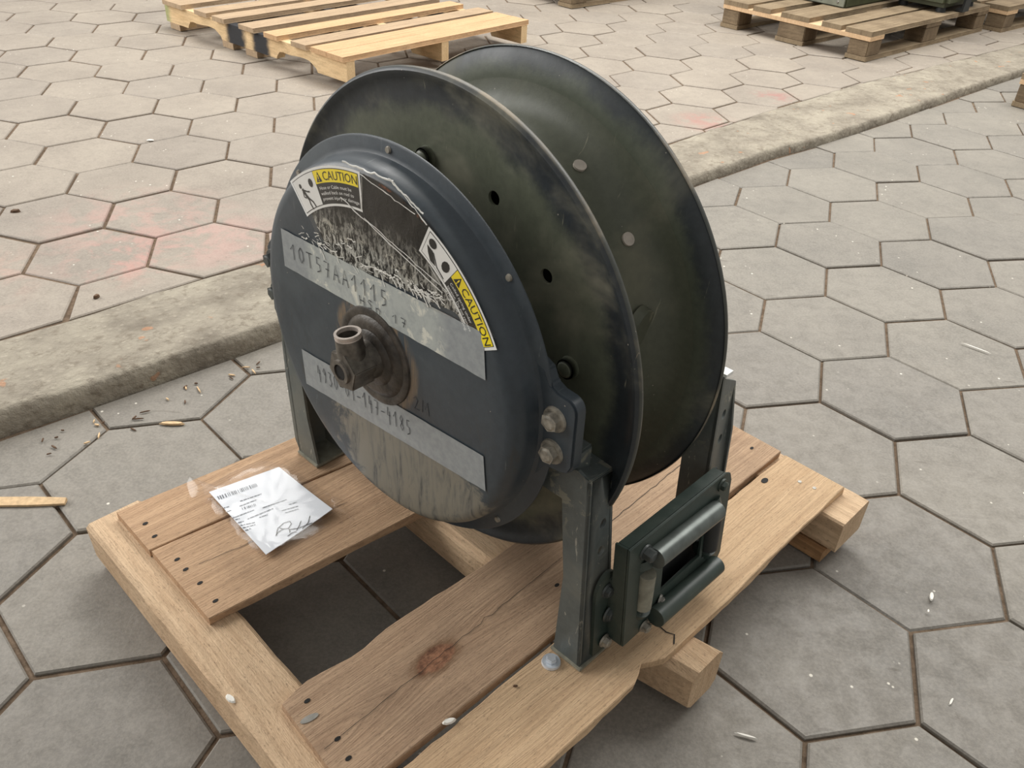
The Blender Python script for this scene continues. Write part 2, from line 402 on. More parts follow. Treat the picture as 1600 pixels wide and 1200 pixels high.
M_CHIP = plain('wood_chip', (206, 176, 136), 0.8, 0, 0.2, 90)
M_BARK = plain('bark_chip', (92, 70, 52), 0.9, 0, 0.3, 90)
M_GREEN = plain('crate_green_dark', (62, 66, 44), 0.55, 0.0, 0.3, 14)
M_GREENG = plain('crate_green_grey', (120, 122, 108), 0.5, 0.1, 0.25, 14)
def mat_tape(name, residue):
    g = NG(name, 0.38, spec=0.45); o = g.oc
    f = g.noise(o, 90, 3); c = g.mix(g.mrange(f, 0.3, 0.7), srgb(138, 142, 143), srgb(150, 154, 154))
    if residue:
        s = g.sep(o); n = g.noise(o, 26, 5, 0.7, 0.8); n2 = g.noise(o, 60, 4, 0.7)
        mid = g.math('MULTIPLY', g.mrange(s[1], 0.165, 0.135), g.mrange(s[1], -0.165, -0.13))
        c = g.mix(g.math('MULTIPLY', mid, g.mrange(n2, 0.3, 0.6, 0.4, 0.9)), c, srgb(176, 180, 174))
        c = g.mix(g.math('MULTIPLY', mid, g.mrange(n, 0.54, 0.64, 0.0, 0.9)), c, srgb(214, 212, 198))
    g.col(c); g.bump(g.noise(o, 16, 3), 0.12, 0.004)
    return g.m
M_TAPE1 = mat_tape('tape_grey_residue', True); M_TAPE2 = mat_tape('tape_grey', False)
def mat_film_panel():
    g = NG('black_label_torn', 0.35, spec=0.25); o = g.oc; s = g.sep(o)
    n = g.noise(o, 34, 6, 0.75, 1.2); n2 = g.noise(g.map(o, (1, 150, 60)), 1.0, 4, 0.75, 0.6); big = g.noise(o, 9, 3)
    low = g.mrange(g.math('ADD', s[2], g.math('MULTIPLY', big, 0.06)), 0.815, 0.735)     # torn fibres start below the clean black strip
    c = g.mix(g.math('MULTIPLY', low, g.mrange(n2, 0.44, 0.60, 0.0, 0.85)), srgb(26, 25, 23), srgb(190, 188, 178))
    c = g.mix(g.math('MULTIPLY', low, g.mrange(n, 0.56, 0.64, 0.0, 0.9)), c, srgb(204, 200, 186))
    c = g.mix(g.mrange(g.noise(o, 18, 4), 0.60, 0.70, 0.0, 0.5), c, srgb(44, 42, 36))
    g.col(c); g.bump(n, 0.4, 0.003)
    return g.m
M_PANEL = mat_film_panel()
def mat_clear(name, tint=(0.97, 0.96, 0.95, 1), amt=0.22):
    m = bpy.data.materials.new(name); m.use_nodes = True; t = m.node_tree; t.nodes.clear()
    out = t.nodes.new('ShaderNodeOutputMaterial'); tr = t.nodes.new('ShaderNodeBsdfTransparent'); gl = t.nodes.new('ShaderNodeBsdfGlossy')
    gl.inputs['Roughness'].default_value = 0.18; tr.inputs[0].default_value = tint; gl.inputs[0].default_value = (1, 1, 1, 1)
    lw = t.nodes.new('ShaderNodeLayerWeight'); lw.inputs[0].default_value = 0.35
    mp = t.nodes.new('ShaderNodeMapRange'); mp.inputs[3].default_value = amt * 0.15; mp.inputs[4].default_value = amt * 2
    mx = t.nodes.new('ShaderNodeMixShader')
    t.links.new(lw.outputs['Facing'], mp.inputs[0]); t.links.new(mp.outputs[0], mx.inputs[0])
    t.links.new(tr.outputs[0], mx.inputs[1]); t.links.new(gl.outputs[0], mx.inputs[2]); t.links.new(mx.outputs[0], out.inputs[0])
    return m
M_CLEAR = mat_clear('clear_film', amt=0.06)

# ================================================================== FLOOR
FRONT = [(-4.2, -1.37), (-1.15, 1.472), (-0.98, 1.617), (-0.845, 1.745), (-0.641, 1.934), (0.66, 3.215), (1.043, 3.584), (1.376, 3.85), (1.803, 4.237), (2.397, 4.80), (2.943, 5.30), (6.5, 8.6)]
BACK = [(-4.2, -0.85), (-1.322, 1.816), (-1.156, 1.965), (-0.925, 2.199), (-0.768, 2.339), (0.635, 3.63), (0.846, 3.85), (1.404, 4.40), (1.781, 4.755), (2.214, 5.111), (3.253, 5.99), (6.5, 8.9)]
def ev(pl, x):
    for (x0, y0), (x1, y1) in zip(pl, pl[1:]):
        if x <= x1 or (x1, y1) == pl[-1]: return y0 + (y1 - y0) * (x - x0) / (x1 - x0)
def curb_h(x): # kerb height above the lower paving
    t = min(1, max(0, (x + 0.9) / 0.9)); return 0.060 + (0.038 - 0.060) * t * t * (3 - 2 * t)
Z_HI = 0.030

b = MB(); b.add([(-6, -3, -0.0065), (9, -3, -0.0065), (9, 10, -0.0065), (-6, 10, -0.0065)], [(0, 1, 2, 3)])
floor_low = tag(b.build('floor', M_SAND), 'grey hexagon paving on the near side of the kerb', None, None, 'structure')
pts = [(x, (ev(BACK, x) + ev(FRONT, x)) / 2, Z_HI - 0.0065) for x in (-4.2, -1, 0.65, 1.8, 3, 6.5)]
b = MB(); b.face(pts + [(6.5, 11, Z_HI - 0.0065), (-6, 11, Z_HI - 0.0065), (-6, -0.5, Z_HI - 0.0065)])
floor_high = tag(b.build('floor_raised', M_SAND), 'warm grey hexagon paving on the raised far side of the kerb', None, None, 'structure')

SIDE = 0.202
def lattice(th, Mx):
    d = lambda a: Vector((math.cos(a), math.sin(a)))
    r = math.pi / 3
    e1 = math.sqrt(3) * SIDE * d(th - 2.5 * r); e2 = math.sqrt(3) * SIDE * d(th - 3.5 * r)
    def W(p):
        x, y = p
        q = [1, x, y, x * x, x * y, y * y][:len(Mx)]
        return Vector((sum(q[i] * Mx[i][0] for i in range(len(Mx))), sum(q[i] * Mx[i][1] for i in range(len(Mx)))))
    for i in range(-30, 31):
        for j in range(-30, 31):
            c = i * e1 + j * e2
            yield W(c), [W(c + SIDE * d(th - k * r)) for k in range(6)]
def clip(poly, p, nrm):
    out = []
    for i, a in enumerate(poly):
        c = poly[(i + 1) % len(poly)]; da = (a - p).dot(nrm); dc = (c - p).dot(nrm)
        if da >= 0: out.append(a)
        if (da >= 0) != (dc >= 0): out.append(a + (c - a) * (da / (da - dc)))
    return out
def area2(p): return sum(p[i].x * p[(i + 1) % len(p)].y - p[(i + 1) % len(p)].x * p[i].y for i in range(len(p))) / 2
def inset(poly, d):
    if area2(poly) < 0: poly = poly[::-1]
    n = len(poly); out = []
    for i in range(n):
        a, c, e = poly[i - 1], poly[i], poly[(i + 1) % n]
        d1 = (c - a).normalized(); d2 = (e - c).normalized()
        n1 = Vector((-d1.y, d1.x)); n2 = Vector((-d2.y, d2.x)); k = 1 + n1.dot(n2)
        out.append(c + (n1 + n2) * (d / max(k, 0.35)))
    return out
def cam_px(p):
    d = Vector(p) - cam.location; zz = d.dot(_f)
    if zz <= 0.05: return (-9999, -9999, zz)
    return (800 + F_PX * d.dot(_r) / zz, 600 - F_PX * d.dot(_u) / zz, zz)
def add_paver(mb, poly, z, rng):
    gap = 0.0042 if z > 0.01 else 0.0030
    p0 = inset(poly, gap + rng.random() * 0.0018); p1 = inset(poly, gap + 0.0045)
    n = len(p0); dz = rng.uniform(-0.0025, 0.0025); tx = rng.uniform(-0.006, 0.006); ty = rng.uniform(-0.006, 0.006)
    c = sum(p0, Vector((0, 0))) / n
    Z = lambda p, k: z + dz + (p.x - c.x) * tx + (p.y - c.y) * ty + k
    vs = [(p.x, p.y, Z(p, 0)) for p in p1] + [(p.x, p.y, Z(p, -0.0030)) for p in p0] + [(p.x, p.y, z - 0.02) for p in p0]
    fs = [tuple(range(n))] + [(n + i, n + (i + 1) % n, (i + 1) % n, i) for i in range(n)] + [(2 * n + i, 2 * n + (i + 1) % n, n + (i + 1) % n, n + i) for i in range(n)]
    mb.add(vs, fs)
def pave(th, Mx, z, low, mat, parent):
    rng = random.Random(3); rest = MB(); near = []
    for c, hexa in lattice(th, Mx):
        if not (-4.6 < c.x < 6 and -1.0 < c.y < 9.4): continue
        x0 = min(p.x for p in hexa); x1 = max(p.x for p in hexa)
        pl = FRONT if low else BACK
        a = Vector((x0, ev(pl, x0))); e = Vector((x1, ev(pl, x1))); d = (e - a).normalized()
        nrm = Vector((d.y, -d.x)) if low else Vector((-d.y, d.x))
        poly = clip(hexa, a + nrm * 0.004, nrm)
        if len(poly) < 3 or abs(area2(poly)) < 0.004: continue
        # drop slivers of edges
        q = [p for i, p in enumerate(poly) if (p - poly[i - 1]).length > 0.012]
        if len(q) < 3: continue
        px = cam_px((c.x, c.y, z))
        vis = -170 < px[0] < 1770 and -45 < px[1] < 1420
        near.append((0 if vis else 1, (c - Vector((0, 0.6))).length, q))
    near.sort(key=lambda t: (t[0], t[1]))
    cnt = 0
    for k, (hid, dd, q) in enumerate(near):
        if hid == 0 and cnt < 300:
            mb = MB(); add_paver(mb, q, z, rng); mb.build('paver', mat, parent); cnt += 1
        else: add_paver(rest, q, z, rng)
    if rest.v: tag(rest.build('paver_field', mat, parent), None, None, None, 'stuff')
M_LOW = [[0.9069905, 2.1761306], [1.0056055, -0.0168404], [0.0012499, 1.0033344], [0.0059968, -0.0235148], [-0.0188418, 0.0158281], [0.0074439, -0.0040001]]
M_HIGH = [[-1.4444516, 2.8982722], [0.9831956, 0.0030714], [0.0025148, 0.9815888]]
pave(2.33204114, M_LOW, 0.0, True, M_PAVER_LOW, floor_low)
pave(2.85468440, M_HIGH, Z_HI, False, M_PAVER_HIGH, floor_high)

# kerb: a long worn concrete strip with a broken front edge
kb = MB(); N = 420; M_ = 13; vs = []
for i in range(N + 1):
    x = -3.6 + 9.0 * i / N
    f = Vector((x, ev(FRONT, x))); bk = Vector((x - 0.17, ev(BACK, x - 0.17)))
    nd = (bk - f).normalized(); h = curb_h(x)
    j1 = 0.018 * nz(x * 3.1, 0.2) + 0.010 * nz(x * 11, 4.0) + 0.006 * nz(x * 31, 7.0)
    j2 = 0.012 * nz(x * 4, 9.0) + 0.006 * nz(x * 17, 2.0)
    fb = f + nd * (j1 * 0.5); W = (bk - f).length
    row = [(fb.x, fb.y, -0.013), (fb.x, fb.y, 0.004)]
    for t, zz in ((0.004, h * 0.55), (0.009, h * 0.90), (0.022, h * 0.985)):
        k = t + j1 * (0.6 + t * 8) * 0.9 + 0.004 * nz(x * 47, t * 300)
        p = f + nd * max(0.002, k); row.append((p.x, p.y, zz + 0.003 * nz(x * 40, t * 200)))
    for t in (0.18, 0.32, 0.46, 0.60, 0.74, 0.88):
        p = f + nd * (W * t)
        row.append((p.x, p.y, h + (Z_HI + 0.004 - h) * (t - 0.1) + 0.0035 * nz(x * 9, t * 9) + 0.002 * nz(x * 35, t * 30)))
    p = bk + nd * j2; row.append((p.x, p.y, Z_HI + 0.001 + 0.002 * nz(x * 20, 1))); row.append((p.x, p.y, Z_HI - 0.013))
    vs += row
fs = [(i * M_ + k, (i + 1) * M_ + k, (i + 1) * M_ + k + 1, i * M_ + k + 1) for i in range(N) for k in range(M_ - 1)]
kb.add(vs, fs)
tag(kb.build('kerb', M_KERB, smooth=True, angle=70), 'long crumbling concrete kerb between the two areas of hexagon paving', None, None, 'structure')

# ================================================================== MAIN PALLET (u along the boards, v along the stringers)
PB = Vector((-0.11594, 1.14544, 0)); PANG = math.radians(46.3)
pallet = tag(empty('wooden_pallet', PB, PANG), 'weathered brown wooden pallet with a missing board under the hose reel', 'pallet')
def TP(u, v, z): return (u, -v, z)
def plank(name, mat, parent, u0, u1, vb, vf, z0, z1, tf, n=28, jit=0.0022, seed=0.0, e0=None, e1=None, bev=0.0016):
    """board from u0 to u1, back edge vb(u), front edge vf(u); chipped slightly along its edges"""
    vs = []
    for i in range(n + 1):
        t = i / n
        J = lambda k, a=1.0: jit * a * (nz(t * 9 + seed, k * 3.7) + 0.6 * nz(t * 31 + seed, k * 5.1))
        row = []
        for k, (vv, dv) in enumerate(((vb, 1), (vf, -1))):
            uu = u0 + (u1 - u0) * t
            base = vv(uu)
            if k == 0: sec = [(base, z0 + bev), (base + J(1), z1 - bev), (base + bev + J(1), z1)]
            else: sec = [(base - bev + J(2), z1), (base + J(2), z1 - bev), (base + J(3), z0 + bev)]
            for (q, zz) in sec:
                ue = uu
                if i == 0: ue += (e0(q) if e0 else 0) + 0.0025 * nz(q * 60, seed)
                if i == n: ue += (e1(q) if e1 else 0) + 0.0025 * nz(q * 60, seed + 5)
                row.append((ue, q, zz + 0.0008 * nz(t * 5 + seed, q * 8)))
        q0, q1 = row[0], row[-1]
        row += [(q1[0], q1[1] - bev, z0), (q0[0], q0[1] + bev, z0)]
        vs += row
    m = 8; fs = []
    for i in range(n):
        for k in range(m):
            l = (k + 1) % m; fs.append((i * m + k, (i + 1) * m + k, (i + 1) * m + l, i * m + l))
    fs += [tuple(range(m)), tuple(range(n * m + m - 1, n * m - 1, -1))]
    mb = MB(tf); mb.add(vs, fs)
    return mb.build(name, mat, parent)
ZS, ZD = 0.112, 0.130
bd1 = plank('deck_board', W_BOARD, pallet, -0.428, 0.66, lambda u: -0.418 + 0.070 * (u + 0.43), lambda u: -0.2885 + 0.095 * (u + 0.43), ZS, ZD, TP, seed=1)
bd2 = plank('deck_board', W_BOARD, pallet, -0.425, 0.66, lambda u: -0.2845 + 0.095 * (u + 0.43), lambda u: -0.083 + 0.085 * (u + 0.43), ZS, ZD, TP, seed=4)
_chip = [(-0.43, 0.1315), (-0.4236, 0.131), (-0.383, 0.1215), (-0.3356, 0.1256), (-0.3036, 0.131), (-0.2877, 0.1345), (-0.2658, 0.1295), (-0.2149, 0.1248), (-0.1238, 0.1262), (-0.0073, 0.130), (0.7, 0.131)]
def chipped(u): # broken notch along the back edge of the knotty board near its left end
    return ev(_chip, u)
bd3 = plank('deck_board', W_KNOT, pallet, -0.424, 0.668, chipped, lambda u: 0.317, ZS, ZD, TP, n=44, seed=9, e0=lambda v: -0.010 * (v - 0.13) / 0.19)
bd4 = plank('deck_board', W_FRESH, pallet, -0.430, 0.664, lambda u: 0.329, lambda u: 0.467 + 0.003 * math.sin(u * 9) - 0.020 * math.exp(-((u - 0.025) / 0.022) ** 2), ZS, ZD, TP, n=60, jit=0.0035, seed=14)
def TQ(v, u, z): return (u, -v, z)
plank('stringer', W_STRING, pallet, -0.442, 0.515, lambda v: -0.477, lambda v: -0.376, 0.026, ZS, TQ, seed=21, jit=0.004, bev=0.007)
plank('stringer', W_STRING, pallet, -0.440, 0.517, lambda v: 0.003 + 0.190 * max(0, v - 0.1), lambda v: 0.098 + 0.158 * max(0, v - 0.1), 0.018, ZS, TQ, seed=27, jit=0.005, bev=0.013)
plank('stringer', W_STRING, pallet, -0.440, 0.512, lambda v: 0.583, lambda v: 0.688, 0.034, ZS, TQ, seed=33, jit=0.003, bev=0.004)
plank('bottom_board', W_RUNNER, pallet, -0.436, 0.076, lambda v: -0.470, lambda v: -0.38, 0.0, 0.026, TQ, seed=41, jit=0.004)
plank('bottom_board', W_RUNNER, pallet, 0.086, 0.505, lambda v: -0.466, lambda v: -0.38, 0.0, 0.026, TQ, seed=43, jit=0.004)
plank('bottom_board', W_RUNNER, pallet, -0.43, 0.495, lambda v: 0.57, lambda v: 0.672, 0.004, 0.032, TQ, seed=45, jit=0.003)
# nails, cracks
def nail_at(parent, u, v, r=0.0032, z=ZD, name='nail', mat=M_DARK, st=1.0):
    mb = MB(TP); n = 10
    mb.add([(u + r * 1.6 * st * math.cos(2 * math.pi * i / n), v + r * math.sin(2 * math.pi * i / n), z - 0.004) for i in range(n)] +
           [(u + r * 1.6 * st * math.cos(2 * math.pi * i / n), v + r * math.sin(2 * math.pi * i / n), z + 0.0008) for i in range(n)],
           [tuple(range(n)), tuple(range(2 * n - 1, n - 1, -1))] + [(i, (i + 1) % n, n + (i + 1) % n, n + i) for i in range(n)])
    return mb.build(name, mat, parent)
for (u, v) in ((-0.403, -0.354), (-0.405, -0.313)): nail_at(bd1, u, v)
for (u, v) in ((-0.402, -0.235), (-0.402, -0.204), (-0.399, -0.160), (-0.399, -0.108)): nail_at(bd2, u, v)
for (u, v) in ((-0.397, 0.234), (-0.403, 0.269), (-0.394, 0.153), (0.62, 0.22), (0.63, 0.27), (0.045, 0.25)): nail_at(bd3, u, v)
for (u, v) in ((0.559, 0.345), (0.03, 0.36)): nail_at(bd4, u, v, 0.006)
for (u, v) in ((0.61, 0.395), (0.615, 0.425), (0.114, 0.424)): nail_at(bd4, u, v, 0.0038, mat=M_STEELD, st=0.7)
def crack(parent, pts, w=0.0012):
    mb = MB(TP); mb.ribbon([(p[0], p[1], ZD + 0.0010) for p in pts], w, (0, 0, 1)); return mb.build('crack', M_DARK, parent)
def wander(u0, v0, u1, v1, n=24, a=0.002, s=0.0):
    return [(u0 + (u1 - u0) * i / n, v0 + (v1 - v0) * i / n + a * nz(i * 0.7, s) * math.sin(math.pi * i / n)) for i in range(n + 1)]
crack(bd2, wander(-0.38, -0.20, -0.10, -0.158, a=0.006, s=2), 0.0009)
crack(bd3, wander(-0.42, 0.235, 0.10, 0.212, 40, 0.006, 5), 0.0008)
crack(bd3, wander(0.20, 0.214, 0.50, 0.200, 20, 0.003, 8), 0.0011)
crack(bd4, [(0.098, 0.405), (0.105, 0.425), (0.104, 0.440), (0.110, 0.452), (0.094, 0.463)], 0.0022)
# mill stamp: pale oval bruise beside the nails of the knotty board
mb = MB(TP); mb.add([(-0.408 + 0.014 * math.cos(t), 0.180 + 0.0055 * math.sin(t) + 0.15 * 0.014 * math.cos(t), ZD + 0.0012) for t in [2 * math.pi * i / 18 for i in range(18)]], [tuple(range(18))])
mb.build('metal_staple', M_STEELD, bd3)

# ================================================================== HOSE REEL
RANG = 0.8354333; ZC = 0.55408
reel = tag(empty('hose_reel', PB, RANG), 'large dark green spring hose reel with slate lid, grey tape strips and roller guide', 'hose reel')
def TR(ax, sd, z): return (ax, -sd, z)
def rm(): return MB(TR)
def polar(ax, r, deg): return (ax, r * math.cos(math.radians(deg)), ZC + r * math.sin(math.radians(deg)))
R_F = 0.3873
# front flange with a rolled rim
prof = [(0.0, 0.05), (0.0, 0.350), (-0.001, 0.364), (-0.004, 0.3735), (-0.0075, 0.3785), (-0.0085, 0.3825), (-0.0060, 0.3860), (-0.001, R_F), (0.004, 0.3862), (0.0065, 0.3830), (0.0065, 0.3790), (0.0045, 0.372), (0.005, 0.360), (0.005, 0.05)]
fl1 = rm().lathe(prof, 144, ZC, True).build('flange', P_FLANGE, reel, True, 40)
hc = rm()
for dg in (66.7, 39.1, 124.0, 152.5, -17.5, -46.0): hc.tube(polar(-0.03, 0.267, dg), polar(0.03, 0.267, dg), 0.0105, 20)
cut(fl1, hc)
for dg in (11.0, 96.0, 181.0, 266.0):
    mb = rm(); mb.tube(polar(0.0, 0.266, dg), polar(-0.010, 0.266, dg), 0.0165, 20, 0.0150); mb.tube(polar(-0.010, 0.266, dg), polar(-0.015, 0.266, dg), 0.0150, 20, 0.008)
    mb.build('bolt', P_FLANGE, fl1, True, 50)
# rear flange, rim rolled away from the drum
D2 = 0.1974
prof = [(D2 - 0.012, 0.05), (D2 - 0.012, 0.345), (D2 - 0.010, 0.362), (D2 - 0.004, 0.376), (D2 + 0.001, 0.384), (D2 + 0.005, R_F), (D2 + 0.010, 0.3855), (D2 + 0.011, 0.380), (D2 + 0.006, 0.374), (D2 - 0.004, 0.360), (D2 - 0.007, 0.345), (D2 - 0.007, 0.05)]
fl2 = rm().lathe(prof, 144, ZC, True).build('flange', P_FLANGE2, reel, True, 40)
# pale mottled lip on the rims
for nm, a, p in (('rim_edge', 0.0, fl1), ('rim_edge', D2 + 0.0045, fl2)):
    rm().lathe([(a - 0.0045, R_F - 0.0008), (a - 0.001, R_F + 0.0008), (a + 0.0045, R_F - 0.0010), (a, R_F - 0.003)], 144, ZC, True).build(nm, P_EDGE, p, True, 80)
# drum with pressed shoulder and rivets
prof = [(0.005, 0.318), (0.010, 0.306), (0.024, 0.294), (0.045, 0.288), (0.120, 0.2855), (0.140, 0.287), (0.156, 0.292), (0.168, 0.300), (0.177, 0.311), (0.183, 0.325), (0.1853, 0.342)]
drum = rm().lathe(prof, 120, ZC).build('drum', P_DRUM, reel, True, 50)
for dg in (63.9, 38.9, -70, -140):
    mb = rm(); a = math.radians(dg); r0 = 0.2895
    p = Vector((0.150, r0 * math.cos(a), ZC + r0 * math.sin(a))); d = Vector((-0.15, math.cos(a), math.sin(a))).normalized()
    mb.tube(p, p + d * 0.0035, 0.0100, 18); mb.build('rivet', M_RIVET, drum, True, 40)
# hose outlet stub on the drum
mb = rm(); a = math.radians(14); p = Vector((0.135, 0.279 * math.cos(a), ZC + 0.279 * math.sin(a))); d = Vector((0.12, math.cos(a - 0.3), math.sin(a - 0.3))).normalized()
mb.tube(p, p + d * 0.014, 0.032, 24, 0.027); mb.build('hose_outlet', P_DRUM, drum, True, 40)

# spring cover (lid) and its lugs
AXF = -0.1312
prof = [(-0.083, 0.05), (-0.083, 0.3115), (-0.0845, 0.3131), (-0.0867, 0.3131), (-0.0880, 0.3105), (-0.0885, 0.296), (-0.091, 0.2905), (-0.097, 0.2878), (-0.108, 0.2862), (-0.118, 0.2845), (-0.1245, 0.2805), (-0.1288, 0.2740), (-0.1306, 0.2650), (-0.1310, 0.24), (AXF, 0.10), (AXF, 0.02)]
cover = rm().lathe(prof, 144, ZC).build('spring_cover', P_COVER, reel, True, 40)
for dg in (90.6, 42.4, -42.4, 137.0, -88.0, -136.0):
    mb = rm(); mb.tube(polar(-0.0885, 0.3015, dg), polar(-0.0915, 0.3015, dg), 0.0052, 14, 0.0042); mb.build('screw', M_BOLTW, cover, True, 40)
def arc(cx, cz, r, a0, a1, n=8): return [(cx + r * math.cos(math.radians(a0 + (a1 - a0) * i / n)), cz + r * math.sin(math.radians(a0 + (a1 - a0) * i / n))) for i in range(n + 1)]
lug_pts = [(0.27, 0.665), (0.292, 0.655), (0.301, 0.637), (0.314, 0.631)] + arc(0.328, 0.610, 0.020, 78, 0, 6) + [(0.349, 0.527), (0.343, 0.514), (0.330, 0.509), (0.306, 0.504), (0.290, 0.480), (0.27, 0.455)]
lug = rm().slab([(-0.0885, s, z) for s, z in lug_pts], (0.021, 0, 0)).build('mounting_lug', P_COVER, cover, True, 30, bevel=0.003)
lug_pts = [(-0.27, 0.640), (-0.300, 0.625), (-0.330, 0.612), (-0.345, 0.595), (-0.348, 0.47), (-0.335, 0.445), (-0.27, 0.43)]
rm().slab([(-0.0885, s, z) for s, z in lug_pts], (0.012, 0, 0)).build('mounting_lug', P_COVER, cover, True, 30, bevel=0.003)
def hexbolt(parent, p, d, r=0.0105, h=0.008, fl=0.0155, mat=M_BOLT, name='bolt', rot=0.3):
    p = Vector(p); d = Vector(d).normalized(); mb = rm()
    mb.tube(p, p + d * 0.003, fl, 22, fl * 0.94); a = d.orthogonal().normalized(); a = Matrix.Rotation(rot, 3, d) @ a; c = d.cross(a)
    q = [p + d * 0.003 + a * r * math.cos(math.pi / 3 * i) + c * r * math.sin(math.pi / 3 * i) for i in range(6)]
    mb.slab([tuple(x) for x in q], tuple(d * h))
    mb.tube(p + d * (0.003 + h), p + d * (0.0045 + h), r * 0.8, 16, r * 0.6)
    return mb.build(name, mat, parent, True, 25)
hexbolt(reel, (-0.0885, 0.314, 0.590), (-1, 0, 0), 0.0135, 0.010, 0.019, M_BOLTW)
hexbolt(reel, (-0.0885, 0.314, 0.537), (-1, 0, 0), 0.0135, 0.010, 0.019, M_BOLTW, rot=0.6)
hexbolt(reel, (-0.0885, -0.328, 0.575), (-1, 0, 0), 0.0125, 0.010, 0.018)
hexbolt(reel, (-0.0885, -0.328, 0.512), (-1, 0, 0), 0.0125, 0.010, 0.018)

# hub: greasy bearing ring, swivel elbow
rm().lathe([(-0.130, 0.080), (-0.134, 0.0785), (-0.136, 0.073), (-0.134, 0.066), (-0.137, 0.062), (-0.1395, 0.055), (-0.138, 0.045), (-0.142, 0.040), (-0.142, 0.0)], 48, ZC).build('hub_ring', M_GREASE, reel, True, 40)
sw = rm(); sw.tube((-0.138, 0, ZC), (-0.158, 0, ZC), 0.031, 28, 0.029)
q = [(-0.152, 0.0330 * math.cos(math.pi / 3 * i + 0.25), ZC + 0.0330 * math.sin(math.pi / 3 * i + 0.25)) for i in range(6)]
sw.slab(q, (-0.040, 0, 0))
swo = sw.build('swivel_elbow', M_BRONZE, reel, True, 25, bevel=0.0015)
rm().tube((-0.190, 0, ZC), (-0.1965, 0, ZC), 0.0195, 28, 0.0185, inner=0.0125).build('plug_collar', M_BRONZE, swo, True, 40)
rm().tube((-0.192, 0, ZC), (-0.1945, 0, ZC), 0.0122, 6).build('plug_socket', M_DARK, swo)
dn = Vector((-0.06, -0.10, 1)).normalized(); p0 = Vector((-0.172, 0.0, ZC + 0.015)); p1 = p0 + dn * 0.036
rm().tube(p0, p1, 0.0215, 28, 0.0195, inner=0.0150).build('port_tube', M_BRONZE, swo, True, 40)
mb = rm()
for k in range(3): mb.tube(p1 + dn * (0.0028 * k - 0.002), p1 + dn * (0.0028 * k + 0.0004), 0.0196 - 0.0006 * (k % 2), 28, 0.0198, inner=0.0158, thru=True)
mb.build('port_thread', M_BRONZEL, swo, True, 40)

# legs: folded channels, open towards the drum
def leg(A, ax0, ax1, Bp, outer0, outer1, th=0.005, sgn=1, mat=P_LEG, holes=()):
    """A: face polygon at ax0, Bp: polygon at ax1 (sd,z); outer0/outer1: (bottom, top) points of the folded web edge"""
    mb = rm()
    mb.slab([(ax0, s, z) for s, z in A], (th, 0, 0)); mb.slab([(ax1, s, z) for s, z in Bp], (-th, 0, 0))
    (s0, z0), (s1, z1) = outer0; (t0, y0), (t1, y1) = outer1
    wb = MB(); wb.slab([(ax0, s0, z0), (ax1, t0, y0), (ax1, t1, y1), (ax0, s1, z1)], (0, -th * sgn, 0))
    if holes:
        w = wb.build('web', mat); hc = MB()
        for a, z in holes: hc.tube((a, s0 - 0.08, z), (a, s0 + 0.08, z), 0.0085, 16)
        tb = bmesh.new(); tb.from_mesh(w.data); bmesh.ops.triangulate(tb, faces=tb.faces); tb.to_mesh(w.data); tb.free()
        cut(w, hc)
        if len(w.data.polygons) < 12: print('WEB CUT FAILED', len(w.data.polygons))
        mb.add([tuple(v.co) for v in w.data.vertices], [tuple(p.vertices) for p in w.data.polygons])
        me = w.data; bpy.data.objects.remove(w); bpy.data.meshes.remove(me)
    else: mb.add(wb.v, wb.f)
    return mb
A = [(0.389, 0.136), (0.336, 0.136), (0.339, 0.303), (0.322, 0.445), (0.283, 0.445), (0.292, 0.494), (0.344, 0.509), (0.366, 0.500)]
Bp = [(0.394, 0.136), (0.342, 0.136), (0.332, 0.30), (0.315, 0.477), (0.355, 0.477)]
leg1 = leg(A, -0.067, 0.001, Bp, ((0.389, 0.136), (0.366, 0.500)), ((0.394, 0.136), (0.355, 0.477)), holes=((-0.020, 0.395), (-0.022, 0.345))).build('leg', P_LEG, reel, True, 30)
rm().slab([(-0.067, 0.300, 0.506), (0.001, 0.310, 0.482), (0.001, 0.354, 0.478), (-0.067, 0.366, 0.5005)], (0, 0, 0.004)).build('top_plate', P_LEG, leg1, True, 30, bevel=0.0015)
rm().slab([(-0.0665, 0.300, 0.46), (-0.0665, 0.338, 0.46), (-0.0665, 0.338, 0.532), (-0.0665, 0.305, 0.532)], (0.036, 0, 0)).build('clamp_plate', P_LEG, leg1, True, 30, bevel=0.003)
A = [(-0.340, 0.136), (-0.281, 0.136), (-0.300, 0.24), (-0.305, 0.32), (-0.310, 0.50), (-0.300, 0.575), (-0.352, 0.575), (-0.358, 0.31), (-0.353, 0.16)]
Bp = [(-0.340, 0.136), (-0.281, 0.136), (-0.300, 0.24), (-0.310, 0.50), (-0.352, 0.50), (-0.358, 0.31)]
leg2 = leg(A, -0.0765, -0.010, Bp, ((-0.344, 0.136), (-0.356, 0.56)), ((-0.344, 0.136), (-0.356, 0.49)), sgn=-1).build('leg', P_LEG, reel, True, 30)
A = [(0.392, 0.136), (0.339, 0.136), (0.329, 0.352), (0.318, 0.50), (0.330, 0.528), (0.372, 0.530), (0.380, 0.40)]
Bp = [(0.392, 0.136), (0.339, 0.136), (0.329, 0.352), (0.318, 0.48), (0.362, 0.49), (0.376, 0.40)]
leg3 = leg(A, 0.240, 0.306, Bp, ((0.392, 0.136), (0.372, 0.530)), ((0.392, 0.136), (0.362, 0.49)), holes=((0.272, 0.445), (0.274, 0.395))).build('leg', P_LEG, reel, True, 30)
rm().box(0.243, 0.262, 0.360, 0.3745, 0.5305, 0.536).build('paint_chip', M_WHITE, leg3)
